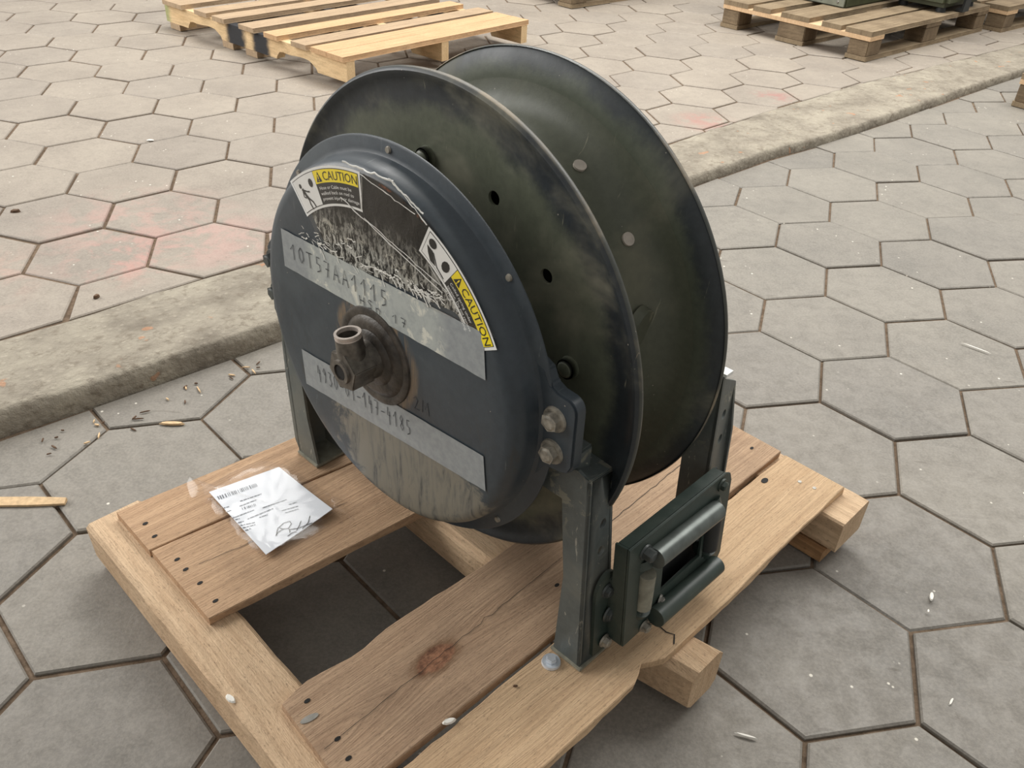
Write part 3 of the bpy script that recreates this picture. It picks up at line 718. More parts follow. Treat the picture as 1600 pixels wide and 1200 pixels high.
A = [(-0.340, 0.136), (-0.285, 0.136), (-0.300, 0.30), (-0.310, 0.52), (-0.352, 0.52), (-0.356, 0.31)]
leg4 = leg(A, 0.240, 0.306, A, ((-0.340, 0.136), (-0.352, 0.52)), ((-0.340, 0.136), (-0.352, 0.52)), sgn=-1).build('leg', P_LEG, reel, True, 30)
for lg, (a0, a1, s0, s1) in ((leg1, (-0.070, 0.004, 0.332, 0.394)), (leg2, (-0.080, -0.008, -0.345, -0.279)), (leg3, (0.236, 0.310, 0.335, 0.396)), (leg4, (0.236, 0.310, -0.345, -0.281))):
    rm().box(a0, a1, s0, s1, ZD + 0.001, 0.1375).build('foot_plate', M_ROLLER2, lg, bevel=0.001)
# rear bearing arm between the back legs, axle
arm = rm(); arm.slab([(0.234, -0.345, 0.50), (0.234, 0.330, 0.48), (0.234, 0.330, 0.525), (0.234, 0.09, 0.60), (0.234, 0.0, 0.63), (0.234, -0.09, 0.60), (0.234, -0.345, 0.55)], (0.006, 0, 0))
arm.build('bearing_arm', P_LEG, reel, True, 30)
rm().tube((-0.13, 0, ZC), (0.262, 0, ZC), 0.026, 28).build('axle', M_STEELD, reel, True, 40)

# roller guide
def bs(z): return 0.411 + (0.369 - z) * 0.083
def bq(a0, a1, z0, z1, t=0.004, d=0.0):
    return [(a0, bs(z0) + d, z0), (a1, bs(z0) + d, z0), (a1, bs(z1) + d, z1), (a0, bs(z1) + d, z1)]
mb = rm()
rc = 0.012
outline = [(-0.013, 0.172), (-0.013, 0.369), (0.243, 0.364), (0.258, 0.356), (0.264, 0.340), (0.262, 0.185), (0.250, 0.166)]
mb.slab([(a, bs(z), z) for a, z in outline], (0, -0.004, 0))
brk = mb.build('roller_bracket', P_BRACKET, reel, True, 30, bevel=0.0008)
hc = rm(); hc.box(0.080, 0.190, 0.35, 0.50, 0.222, 0.300); hc.box(0.018, 0.046, 0.35, 0.50, 0.212, 0.300); hc.box(0.198, 0.228, 0.35, 0.50, 0.212, 0.305)
cut(brk, hc)
mb = rm(); mb.slab([(-0.008, bs(0.176) - 0.027, 0.176), (-0.008, bs(0.362) - 0.023, 0.362), (0.255, bs(0.355) - 0.023, 0.355), (0.255, bs(0.18) - 0.027, 0.180)], (0, -0.003, 0)); mb.build('back_plate', M_RUBBER, brk)
mb = rm(); mb.slab([(-0.013, bs(0.172) - 0.0045, 0.172), (-0.013, bs(0.369) - 0.0045, 0.369), (-0.013, bs(0.369) - 0.026, 0.366), (-0.013, bs(0.172) - 0.030, 0.172)], (0.004, 0, 0)); mb.build('side_flange', P_BRACKET, brk, True, 30)
mb = rm(); mb.slab([(-0.008, bs(0.172) - 0.0045, 0.172), (0.250, bs(0.172) - 0.0045, 0.172), (0.250, bs(0.172) - 0.030, 0.172), (-0.008, bs(0.172) - 0.030, 0.172)], (0, 0, 0.003)); mb.build('bottom_flange', M_RUBBER, brk)
mb = rm(); mb.slab([(-0.008, bs(0.369) - 0.0045, 0.3685), (0.243, bs(0.364) - 0.0045, 0.3635), (0.243, bs(0.364) - 0.024, 0.361), (-0.008, bs(0.369) - 0.024, 0.366)], (0, 0, -0.004)); mb.build('top_flange', P_BRACKET, brk, True, 30)
def web_s(a, z): # outer face of the front leg's web
    t = (a + 0.067) / 0.068; return (0.389 - 0.055 * (z - 0.136)) * (1 - t) + (0.394 - 0.11 * (z - 0.136)) * t
tabp = [(-0.045, 0.150)] + [(-0.045, 0.25)] + [(-0.0165 + 0.0285 * math.cos(math.radians(t)), 0.270 + 0.034 * math.sin(math.radians(t))) for t in range(180, -1, -20)] + [(0.014, 0.175), (0.004, 0.150)]
mb = rm(); mb.slab([(a, web_s(a, z) + 0.0005, z) for a, z in tabp], (0, 0.006, 0)); tab = mb.build('fixing_tab', P_BRACKET, brk, True, 30)
mb = rm(); mb.slab([(-0.012, web_s(0, 0.2) + 0.005, 0.174), (0.014, web_s(0, 0.2) + 0.004, 0.174), (0.012, web_s(0, 0.29) + 0.004, 0.290), (-0.012, web_s(0, 0.29) + 0.005, 0.290)], (0.0, 0.024, 0.0)); mb.build('fixing_web', P_BRACKET, brk, True, 30)
mb = rm(); mb.slab([(0.245, 0.390, 0.175), (0.285, 0.390, 0.175), (0.285, 0.385, 0.30), (0.245, 0.385, 0.33)], (0, 0.020, 0)); mb.build('fixing_tab', P_BRACKET, brk, True, 30)
def roller(p0, p1, r, mat):
    o = rm().tube(p0, p1, r, 26).build('roller', mat, brk, True, 40); return o
OUT = 0.012
roller((0.036, bs(0.327) + OUT, 0.331), (0.207, bs(0.327) + OUT, 0.317), 0.0165, M_ROLLER)
roller((0.052, bs(0.190) + OUT, 0.196), (0.232, bs(0.190) + OUT, 0.182), 0.0165, P_BRACKET)
roller((0.209, bs(0.26), 0.305), (0.217, bs(0.26) + 0.002, 0.226), 0.0160, M_RUBBER)
roller((0.032, bs(0.26), 0.298), (0.033, bs(0.26) + 0.002, 0.226), 0.0140, M_ROLLER2)
for (a, z) in ((0.032, 0.312), (0.217, 0.315), (0.034, 0.215), (0.219, 0.216)):
    mb = rm(); mb.tube((a, bs(z) - 0.012, z + (0.006 if z > 0.26 else -0.006)), (a, bs(z) - 0.006, z - (0.006 if z > 0.26 else -0.006)), 0.0185, 20)
    mb.build('roller_collar', P_BRACKET, brk, True, 40)
hexbolt(brk, (0.232, bs(0.345), 0.347), (0, 1, 0), 0.0085, 0.006, 0.012, P_BRACKET)
hexbolt(brk, (0.026, bs(0.342), 0.342), (0, 1, 0), 0.0105, 0.013, 0.0135, M_BOLT)
hexbolt(brk, (0.040, bs(0.172), 0.178), (0, 1, 0), 0.0085, 0.007, 0.011, M_BOLTW)
hexbolt(brk, (0.094, bs(0.283) - 0.010, 0.286), (0, 1, 0.1), 0.0070, 0.006, 0.010, M_STEEL)
hexbolt(brk, (0.078, bs(0.196), 0.206), (0.3, 1, 0), 0.0070, 0.004, 0.010, M_STEELD)
hexbolt(tab, (-0.018, web_s(-0.018, 0.27) + 0.0065, 0.272), (0, 1, 0), 0.0095, 0.005, 0.013, M_BOLT)
hexbolt(tab, (-0.020, web_s(-0.02, 0.16) + 0.0065, 0.168), (0, 1, 0), 0.0090, 0.007, 0.012, M_BOLTW)
hexbolt(tab, (-0.010, web_s(-0.01, 0.21) + 0.0065, 0.220), (0, 1, 0), 0.0130, 0.004, 0.016, M_BOLT)

# ---- caution labels (flat stickers on the lid)
def sector(ax, r0, r1, a0, a1, n=18):
    vs = [polar(ax, r0, a0 + (a1 - a0) * i / n) for i in range(n + 1)] + [polar(ax, r1, a0 + (a1 - a0) * i / n) for i in range(n + 1)]
    return rm().add(vs, [(i, i + 1, n + 2 + i, n + 1 + i) for i in range(n)])
def arc_text(mb, ax, txt, a_start, a_end, r_base, size, stretch=True):
    """upright text running clockwise from a_start towards a_end with its base line at r_base"""
    vs, fs, w = text_polys(txt, 1.0)
    span = math.radians(a_start - a_end); k = span / w
    out = []
    for v in vs:
        t = math.radians(a_start) - v.x * k; r = r_base + v.y * size
        out.append((ax, r * math.cos(t), ZC + r * math.sin(t)))
    mb.add(out, fs); return mb
def stroke(mb, ax, pts, w): mb.ribbon([(ax, s, z) for s, z in pts], w, (1, 0, 0))
def pol2(r, d): return (r * math.cos(math.radians(d)), ZC + r * math.sin(math.radians(d)))
def caution(a0, a1, ad, ri, ro, lines, tag_label, pict):
    lab = sector(AXF - 0.0008, ri, ro, a0, a1).build('caution_label', M_WHITE, reel); lab['label'] = tag_label
    e = 0.5
    sector(AXF - 0.0010, ri + 0.0035, ro - 0.0035, a0 - 0.9, a1 + 0.9).build('border', M_BLACK, lab)
    sector(AXF - 0.0012, ri + 0.0045, ro - 0.0045, a0 - 1.1, ad + 0.2).build('picture_panel', M_WHITE, lab)
    sector(AXF - 0.0013, ro - 0.0225, ro - 0.0045, ad, a1 + 1.1).build('yellow_band', M_YELLOW, lab)
    mb = rm(); sp = (ad - a1)
    arc_text(mb, AXF - 0.0016, 'CAUTION', ad - sp * 0.20, a1 + sp * 0.06, ro - 0.0195, 0.0175)
    t0 = ad - sp * 0.04; t1 = ad - sp * 0.17
    mb.face([(AXF - 0.0016,) + pol2(ro - 0.0205, t0), (AXF - 0.0016,) + pol2(ro - 0.0205, t1), (AXF - 0.0016,) + pol2(ro - 0.0062, (t0 + t1) / 2)])
    mb.build('caution_lettering', M_BLACK, lab)
    mb = rm(); tm = (t0 + t1) / 2
    stroke(mb, AXF - 0.0018, [pol2(ro - 0.0165, tm), pol2(ro - 0.0105, tm)], 0.0018); stroke(mb, AXF - 0.0018, [pol2(ro - 0.0195, tm), pol2(ro - 0.0178, tm)], 0.0018)
    mb.build('triangle_mark', M_YELLOW, lab)
    mb = rm()
    for i, (tx, f) in enumerate(lines):
        arc_text(mb, AXF - 0.0016, tx, ad - sp * 0.05, ad - sp * f, ro - 0.0315 - 0.0075 * i, 0.0068)
    mb.build('small_lettering', M_WHITE, lab)
    mb = rm(); pict(mb); mb.build('pictogram', M_BLACK, lab)
    return lab
def pict1(mb):
    A_ = AXF - 0.0016; P = lambda f, r: pol2(r, 129.0 - f * 13.0)
    mb.face([(A_,) + P(0.30 + 0.05 * math.cos(t), 0.2645 + 0.0035 * math.sin(t)) for t in [2 * math.pi * i / 10 for i in range(10)]])
    stroke(mb, A_, [P(0.34, 0.260), P(0.40, 0.249), P(0.46, 0.243)], 0.0048)
    stroke(mb, A_, [P(0.36, 0.258), P(0.52, 0.253), P(0.62, 0.2515)], 0.0022)
    stroke(mb, A_, [P(0.33, 0.257), P(0.28, 0.249), P(0.36, 0.246)], 0.0020)
    stroke(mb, A_, [P(0.46, 0.244), P(0.44, 0.236), P(0.48, 0.2275)], 0.0025)
    stroke(mb, A_, [P(0.47, 0.244), P(0.60, 0.237), P(0.66, 0.229)], 0.0025)
    mb.face([(A_,) + P(0.80 + 0.09 * math.cos(t), 0.262 + 0.0062 * math.sin(t)) for t in [2 * math.pi * i / 12 for i in range(12)]])
def pict2(mb):
    A_ = AXF - 0.0016; P = lambda f, r: pol2(r, 63.0 - f * 13.0)
    mb.face([(A_,) + P(0.22 + 0.12 * math.cos(t), 0.2645 + 0.0065 * math.sin(t)) for t in [2 * math.pi * i / 14 for i in range(14)]])
    mb.face([(A_,) + P(0.10, 0.2560), (A_,) + P(0.30, 0.2555), (A_,) + P(0.55, 0.2420), (A_,) + P(0.36, 0.2405), (A_,) + P(0.20, 0.2480)])
    mb.face([(A_,) + P(0.76 + 0.12 * math.cos(t), 0.258 + 0.0085 * math.sin(t)) for t in [2 * math.pi * i / 10 for i in range(10)]])
    stroke(mb, A_, [P(0.33, 0.255), P(0.60, 0.243), P(0.90, 0.241)], 0.0016)
lab1 = caution(129.6, 92.2, 115.6, 0.2245, 0.2800, [('Hose or Cable must be', 0.80), ('walked back on reel to', 0.84), ('prevent injury or damage', 0.95)], 'curved caution sticker with a walking figure', pict1)
lab2 = caution(63.6, 27.4, 50.0, 0.2345, 0.2790, [('Coiled spring under', 0.62), ('tension. Do not remove', 0.72), ('spring from housing.', 0.70)], 'curved caution sticker about the coiled spring', pict2)
# ---- torn black label and clear wrinkled film between the stickers, above the upper tape
vs = []; fs = []; nA, nR = 40, 14
def top_tape_z(s): return 0.676 + 0.035 * (s + 0.218) / 0.442
for i in range(nA + 1):
    a = 126 + (26 - 126) * i / nA
    ro = 0.279 if not (58 > a > 0) else 0.236
    if a > 92: ro = 0.228
    for j in range(nR + 1):
        # from the tape's upper edge out to ro
        ca, sa = math.cos(math.radians(a)), math.sin(math.radians(a))
        r_in = 0.10
        for _ in range(6):
            r_in = (top_tape_z(r_in * ca) - 0.004 - ZC) / max(sa, 0.2)
        r_in = min(r_in, ro - 0.004)
        r = r_in + (ro - r_in) * j / nR
        vs.append((AXF - 0.0004 - 0.0003 * max(0, nz(a * 0.3, r * 60)), r * ca, ZC + r * sa))
for i in range(nA):
    for j in range(nR): fs.append((i * (nR + 1) + j, (i + 1) * (nR + 1) + j, (i + 1) * (nR + 1) + j + 1, i * (nR + 1) + j + 1))
panel = rm().add(vs, fs).build('torn_label', M_PANEL, reel); panel['label'] = 'black label with torn pale fibres'
def film_strip(pts, w, mat=M_CLEAR, name='film_wrinkle'):
    mb = rm(); n = len(pts)
    a_ = []
    for i, (s, z, h) in enumerate(pts):
        s0, z0, _h = pts[max(0, i - 1)]; s1, z1, _h = pts[min(n - 1, i + 1)]
        d = Vector((s1 - s0, z1 - z0)).normalized(); k = Vector((-d.y, d.x)) * w * 0.6 * (0.7 + 0.5 * abs(nz(i * 0.9, w * 900)))
        a_ += [(AXF - 0.0019, s + k.x, z + k.y), (AXF - 0.0019 - h, s, z), (AXF - 0.0019, s - k.x, z - k.y)]
    mb.add(a_, [q for i in range(n - 1) for q in ((3 * i, 3 * i + 3, 3 * i + 4, 3 * i + 1), (3 * i + 1, 3 * i + 4, 3 * i + 5, 3 * i + 2))])
    return mb.build(name, mat, panel, True, 80)
M_FILMW = plain('film_bright_crease', (216, 214, 206), 0.25, 0, 0.2, 60)
def seg(s0, z0, s1, z1, n=14, a=0.003, h=0.0015, sd=0.0): return [(s0 + (s1 - s0) * i / n, z0 + (z1 - z0) * i / n + a * nz(i * 0.6, sd), h * (0.5 + abs(nz(i * 0.8, sd + 3)))) for i in range(n + 1)]
film_strip(seg(-0.055, 0.785, 0.150, 0.722, sd=1), 0.0016, M_FILMW)
film_strip(seg(-0.005, 0.772, 0.158, 0.728, sd=2), 0.0012, M_FILMW)
film_strip(seg(-0.008, 0.832, 0.100, 0.812, sd=3), 0.0010, M_FILMW)
film_strip(seg(-0.045, 0.8385, 0.060, 0.8420, sd=4, a=0.004), 0.0030, M_FILMW)
film_strip(seg(0.050, 0.8430, 0.116, 0.818, sd=5, a=0.004), 0.0028, M_FILMW)
film_strip(seg(0.060, 0.842, 0.122, 0.806, sd=6, a=0.002), 0.0012, M_FILMW)
film_strip(seg(0.125, 0.752, 0.165, 0.716, sd=7), 0.0012, M_FILMW)
film_strip(seg(-0.005, 0.83, -0.008, 0.782, sd=8, a=0.001), 0.0010, M_FILMW)
# crumpled film residue gathered along the upper edge of the tape
mb = rm(); rc_ = random.Random(17)
for k in range(120):
    c0 = rc_.choice((-0.115, -0.085, 0.02, 0.09, 0.13)); s0 = c0 + rc_.gauss(0, 0.03); z0 = top_tape_z(s0) + 0.002 + abs(rc_.gauss(0, 0.012)) * (1.5 if c0 < 0 else 0.7)
    if math.hypot(s0, z0 - ZC) > 0.222: continue
    a_ = rc_.uniform(-0.9, 0.9) - 0.3; L_ = rc_.uniform(0.004, 0.020); pts_ = []
    for i in range(5): t_ = i / 4; pts_.append((AXF - 0.0024 - 0.0022 * abs(nz(k * 3.1, i * 0.9)), s0 + L_ * t_ * math.cos(a_), z0 + L_ * t_ * math.sin(a_) + 0.002 * nz(i * 0.8, k)))
    mb.ribbon(pts_, rc_.uniform(0.0008, 0.0024), (1, 0, 0))
tag(mb.build('film_crumple', M_FILMW, panel, True, 80), None, None, None, 'stuff')
# film sheet over it all
vs = []; fs = []; nA, nR = 46, 12
for i in range(nA + 1):
    a = 128 + (30 - 128) * i / nA
    for j in range(nR + 1):
        r = 0.175 + 0.108 * j / nR + 0.004 * nz(a * 0.15, 3.3)
        p = polar(AXF - 0.0026 - 0.0016 * nz(a * 0.22, r * 26) - 0.0006 * nz(a * 0.9, r * 90), r, a)
        vs.append(p if p[2] > top_tape_z(p[1]) - 0.015 else (p[0] + 0.002, p[1], top_tape_z(p[1]) - 0.015))
for i in range(nA):
    for j in range(nR): fs.append((i * (nR + 1) + j, (i + 1) * (nR + 1) + j, (i + 1) * (nR + 1) + j + 1, i * (nR + 1) + j + 1))
rm().add(vs, fs).build('clear_film', M_CLEAR, reel, True, 80)
# rust arc beyond the film's upper edge
mb = sector(AXF - 0.0004, 0.2745, 0.2785, 88, 62, 30); mb.build('rust_line', plain('rust', (128, 78, 54), 0.8, 0, 0.4, 120), reel)

# ---- tape strips with handwriting
def tape(pts_top, pts_bot, mat, name='tape_strip'):
    n = len(pts_top); A_ = AXF - 0.0058
    mb = rm()
    def dome(s, z): # follow the lid where it rounds off
        r = math.hypot(s, z - ZC); return 0.0 if r < 0.262 else (r - 0.262) ** 2 * 40
    vs = [(AXF - 0.0016 + dome(s, z) - 0.0003 * nz(i * 0.5, 2), s, z) for i, (s, z) in enumerate(pts_top)] + [(AXF - 0.0012 + dome(s, z) - 0.0003 * nz(i * 0.5, 8), s, z) for i, (s, z) in enumerate(pts_bot)]
    mb.add(vs, [(i, i + 1, n + i + 1, n + i) for i in range(n - 1)])
    return mb.build(name, mat, reel, True, 80)
def line(p, q, n=24, a=0.0012, s=0.0): return [(p[0] + (q[0] - p[0]) * i / n, p[1] + (q[1] - p[1]) * i / n + a * nz(i * 0.8, s)) for i in range(n + 1)]
tape1 = tape(line((-0.218, 0.683), (0.224, 0.696), s=1), line((-0.220, 0.618), (0.230, 0.628), s=2), M_TAPE1); tape1['label'] = 'upper grey tape with handwriting and torn residue'
tape2 = tape(line((-0.198, 0.473), (0.231, 0.503), s=3), line((-0.196, 0.404), (0.237, 0.443), s=4), M_TAPE2); tape2['label'] = 'lower grey tape with a handwritten number'
GLY = {
 '0': [[(0.5, 1), (0.2, 0.75), (0.18, 0.3), (0.45, 0.02), (0.75, 0.3), (0.75, 0.75), (0.5, 1)]],
 '1': [[(0.15, 0.6), (0.6, 1.0), (0.55, 0.0)]],
 '3': [[(0.2, 0.95), (0.7, 0.9), (0.45, 0.58), (0.75, 0.3), (0.45, 0.0), (0.15, 0.1)]],
 '4': [[(0.35, 1.0), (0.2, 0.45), (0.75, 0.5)], [(0.6, 0.75), (0.5, -0.15)]],
 '5': [[(0.75, 0.95), (0.35, 0.95), (0.3, 0.55), (0.7, 0.5), (0.7, 0.15), (0.25, 0.0)]],
 '7': [[(0.15, 0.95), (0.75, 0.95), (0.45, 0.0)], [(0.3, 0.5), (0.7, 0.5)]],
 '8': [[(0.5, 0.52), (0.25, 0.75), (0.5, 1.0), (0.72, 0.78), (0.5, 0.52), (0.2, 0.25), (0.5, 0.0), (0.78, 0.25), (0.5, 0.52)]],
 '9': [[(0.7, 0.8), (0.45, 1.0), (0.25, 0.75), (0.5, 0.55), (0.7, 0.8), (0.65, 0.3), (0.45, 0.0)]],
 '-': [[(0.15, 0.45), (0.85, 0.5)]], 'T': [[(0.1, 0.95), (0.9, 0.98)], [(0.5, 0.97), (0.48, 0.0)]],
 'A': [[(0.1, 0.0), (0.5, 1.0), (0.85, 0.0)], [(0.25, 0.4), (0.72, 0.42)]],
 'H': [[(0.15, 1), (0.2, 0)], [(0.8, 1), (0.78, 0)], [(0.15, 0.5), (0.8, 0.5)]],
 'S': [[(0.75, 0.9), (0.4, 1.0), (0.25, 0.72), (0.65, 0.45), (0.65, 0.1), (0.2, 0.02)]],
 'n': [[(0.2, 0.6), (0.2, 0.0)], [(0.2, 0.45), (0.5, 0.6), (0.7, 0.4), (0.7, 0.0)]],
 '2': [[(0.15, 0.8), (0.45, 1.0), (0.7, 0.75), (0.15, 0.0), (0.8, 0.02)]],
 'M': [[(0.05, 0.0), (0.2, 1.0), (0.5, 0.35), (0.85, 1.0), (0.95, 0.0)]],
}
def script_text(mb, ax, txt, p, q, h, w):
    p = Vector(p); q = Vector(q); d = (q - p); cw = d.length / len(txt); d.normalize(); up = Vector((-d.y, d.x))
    for i, ch in enumerate(txt):
        for st in GLY.get(ch, []):
            pp = [p + d * (cw * (i + 0.08 + 0.84 * x)) + up * (h * y + 0.002 * nz(i * 2.3, 1)) for x, y in st]
            stroke(mb, ax, [(a.x, a.y) for a in pp], w)
    return mb
mb = script_text(rm(), AXF - 0.0024, '10T57AA1115', (-0.200, 0.640), (0.040, 0.652), 0.026, 0.0016)
script_text(mb, AXF - 0.0024, 'HSn 17', (-0.030, 0.632), (0.080, 0.636), 0.014, 0.0014).build('handwriting', M_INK, tape1)
script_text(rm(), AXF - 0.0024, '4930-01-147-4185', (-0.158, 0.434), (0.082, 0.451), 0.028, 0.0015).build('handwriting', M_INK, tape2)
script_text(rm(), AXF - 0.0006, '2M', (0.083, 0.505), (0.121, 0.508), 0.022, 0.0014).build('scribble', M_INK, reel)

# ================================================================== DOCUMENT POUCH
pouch = tag(empty('document_pouch', PB, PANG), 'white delivery slip in a crumpled clear plastic pouch on the pallet', 'document')
ZP = 0.1335
def pz(u, v): # sheet lies flat, its near right corner curls up
    k = max(0.0, (u + 0.21) * 0.6 + (v + 0.19) * 0.5); return ZP + 0.006 + 0.9 * k * k
P00, P10, P11, P01 = Vector((-0.281, -0.345)), Vector((-0.145, -0.321)), Vector((-0.138, -0.150)), Vector((-0.287, -0.135))
def pp_(a, c): return P00 * (1 - a) * (1 - c) + P10 * a * (1 - c) + P11 * a * c + P01 * (1 - a) * c
nU, nV = 14, 18; vs = []
for i in range(nU + 1):
    for j in range(nV + 1):
        q = pp_(i / nU, j / nV); vs.append((q.x, q.y, pz(q.x, q.y)))
n0 = len(vs); vs += [(x, y, z - 0.0012) for x, y, z in vs]
fs = []
I = lambda i, j: i * (nV + 1) + j
for i in range(nU):
    for j in range(nV):
        q = (I(i, j), I(i + 1, j), I(i + 1, j + 1), I(i, j + 1)); fs.append(q); fs.append(tuple(k + n0 for k in q[::-1]))
rim = [I(i, 0) for i in range(nU)] + [I(nU, j) for j in range(nV)] + [I(i, nV) for i in range(nU, 0, -1)] + [I(0, j) for j in range(nV, 0, -1)]
fs += [(rim[k], rim[(k + 1) % len(rim)], rim[(k + 1) % len(rim)] + n0, rim[k] + n0) for k in range(len(rim))]
paper = MB(TP).add(vs, fs).build('paper_slip', M_PAPER, pouch, True, 40)
prn = MB(TP); rr = random.Random(5)
def bars(p, q, h):
    p = Vector(p); q = Vector(q); d = (q - p); L = d.length; d.normalize(); up = Vector((d.y, -d.x)); t = 0.0
    while t < L:
        w = rr.choice((0.0010, 0.0014, 0.0022)); a = p + d * t; c = p + d * min(L, t + w)
        prn.face([(a.x, a.y, pz(a.x, a.y) + 0.0006), (c.x, c.y, pz(c.x, c.y) + 0.0006), ((c + up * h).x, (c + up * h).y, pz(c.x, c.y) + 0.0006), ((a + up * h).x, (a + up * h).y, pz(a.x, a.y) + 0.0006)])
        t += w + rr.choice((0.0012, 0.002, 0.0030))
bars((-0.2785, -0.3127), (-0.2058, -0.2983), 0.011); bars((-0.260, -0.2600), (-0.2341, -0.2528), 0.0065)
def words(p, q):
    p = Vector(p); q = Vector(q); d = (q - p); L = d.length; d.normalize(); up = Vector((d.y, -d.x)); t = 0.0
    while t < L:
        w = rr.uniform(0.003, 0.009); a = p + d * t; c = p + d * min(L, t + w); h = 0.0022
        prn.face([(a.x, a.y, pz(a.x, a.y) + 0.0006), (c.x, c.y, pz(c.x, c.y) + 0.0006), ((c + up * h).x, (c + up * h).y, pz(c.x, c.y) + 0.0006), ((a + up * h).x, (a + up * h).y, pz(a.x, a.y) + 0.0006)])
        t += w + 0.0012
for p, q in [((-0.2515, -0.2826), (-0.2119, -0.274)), ((-0.2592, -0.2712), (-0.2262, -0.2661)), ((-0.2830, -0.2862), (-0.274, -0.2833)), ((-0.2840, -0.2735), (-0.2758, -0.2721)), ((-0.2840, -0.2520), (-0.2448, -0.2450)), ((-0.2304, -0.2394), (-0.1854, -0.2296)), ((-0.1898, -0.2151), (-0.1757, -0.2107)), ((-0.266, -0.2318), (-0.2168, -0.2252)), ((-0.2834, -0.2452), (-0.2757, -0.2424)), ((-0.2086, -0.2098), (-0.18, -0.2003)), ((-0.2072, -0.2007), (-0.1834, -0.1932)), ((-0.2840, -0.2349), (-0.2742, -0.2314)), ((-0.2840, -0.2259), (-0.2609, -0.2155)), ((-0.2840, -0.2176), (-0.2631, -0.2098)), ((-0.2840, -0.2087), (-0.2742, -0.2064)), ((-0.2481, -0.2215), (-0.233, -0.2178))]: words(p, q)
prn.build('printed_text', M_PRINT, paper)
SIG = [[(-0.2496, -0.1616), (-0.2455, -0.1674), (-0.238, -0.1758), (-0.2237, -0.1802), (-0.2123, -0.1777), (-0.214, -0.1696), (-0.224, -0.1631), (-0.2314, -0.1679), (-0.2355, -0.1743)], [(-0.2512, -0.1619), (-0.2433, -0.1672), (-0.2314, -0.1679), (-0.224, -0.1631), (-0.2259, -0.1554), (-0.2286, -0.1521)], [(-0.224, -0.1594), (-0.2114, -0.1518), (-0.185, -0.1455)], [(-0.1969, -0.1639), (-0.2067, -0.1553), (-0.2167, -0.1484)], [(-0.1777, -0.1643), (-0.1902, -0.1511), (-0.2065, -0.1451)], [(-0.2357, -0.1472), (-0.2272, -0.149), (-0.2208, -0.1481), (-0.2184, -0.145)]]
mb = MB(TP)
for st in SIG: mb.ribbon([(u, v, pz(u, v) + 0.0008) for u, v in st], 0.0016, (0, 0, 1))
mb.build('handwriting', M_BLACK, paper)
BAG = [(-0.296, -0.418), (-0.312, -0.358), (-0.297, -0.318), (-0.298, -0.25), (-0.298, -0.165), (-0.280, -0.124), (-0.235, -0.100), (-0.187, -0.086), (-0.148, -0.092), (-0.120, -0.112), (-0.108, -0.150), (-0.110, -0.195), (-0.124, -0.249), (-0.122, -0.312), (-0.150, -0.360), (-0.200, -0.374), (-0.245, -0.372), (-0.282, -0.366)]
cb = Vector((-0.212, -0.235)); rings = 9; nb = 72; vs = []
def bagp(t):
    k = t * len(BAG); i = int(k) % len(BAG); f = k - int(k); a = Vector(BAG[i]); c = Vector(BAG[(i + 1) % len(BAG)]); return a + (c - a) * f
for r in range(rings + 1):
    f = 0.12 + 0.88 * r / rings
    for i in range(nb):
        e = bagp(i / nb); e = e + (e - cb).normalized() * 0.008 * nz(i * 0.9, 1.5)
        q = cb + (e - cb) * f; w = max(0.0, f - 0.6) / 0.4
        zz = pz(q.x, q.y) * (1 - w) + (ZP + 0.004) * w + 0.0035 + (0.0015 + 0.013 * w) * abs(nz(q.x * 55, q.y * 55, 3)) + 0.010 * w * max(0, nz(q.x * 24, q.y * 24, 9))
        if r == rings: zz = ZP + 0.001 + 0.012 * max(0, nz(i * 0.6, 6))
        vs.append((q.x, q.y, zz))
vs.append((cb.x, cb.y, pz(cb.x, cb.y) + 0.004))
fs = [(r * nb + i, r * nb + (i + 1) % nb, (r + 1) * nb + (i + 1) % nb, (r + 1) * nb + i) for r in range(rings) for i in range(nb)] + [(len(vs) - 1, (i + 1) % nb, i) for i in range(nb)]
MB(TP).add(vs, fs).build('plastic_film', mat_clear('pouch_film', (0.97, 0.965, 0.96, 1), 0.06), pouch, True, 60)

# ================================================================== SMALL THINGS ON THE PALLET
scw = tag(empty('flange_screw', PB, PANG), 'bright zinc flange screw standing on the pallet beside the front foot', 'screw')
mb = MB(TP); mb.tube((-0.078, 0.352, ZD + 0.0005), (-0.078, 0.352, ZD + 0.0045), 0.0155, 26, 0.0145); mb.build('washer', M_STEEL, scw, True, 40)
mb = MB(TP); q = [(-0.078 + 0.0088 * math.cos(math.pi / 3 * i + 0.3), 0.352 + 0.0088 * math.sin(math.pi / 3 * i + 0.3), ZD + 0.0045) for i in range(6)]
mb.slab(q, (0, 0, 0.0085)); mb.build('hex_head', M_STEEL, scw, True, 25, bevel=0.001)
def flake(name, mat, c, a, L, W, H, label, cat, group=None, seed=0):
    """thin irregular splinter or flake lying at c"""
    n = 9; vs = []; d = Vector((math.cos(a), math.sin(a))); e = Vector((-d.y, d.x))
    out = []
    for i in range(n):
        t = 2 * math.pi * i / n; k = 1 + 0.25 * nz(i * 1.3, seed)
        out.append(Vector((c[0], c[1])) + d * (L / 2 * math.cos(t) * k) + e * (W / 2 * math.sin(t) * k))
    vs = [(p.x, p.y, c[2]) for p in out] + [(c[0] + (p.x - c[0]) * 0.8, c[1] + (p.y - c[1]) * 0.8, c[2] + H * (0.7 + 0.3 * abs(nz(p.x * 90, p.y * 90)))) for p in out]
    mb = MB(); mb.add(vs, [tuple(range(n)), tuple(range(2 * n - 1, n - 1, -1))] + [(i, (i + 1) % n, n + (i + 1) % n, n + i) for i in range(n)])
    return tag(mb.build(name, mat), label, cat, group)
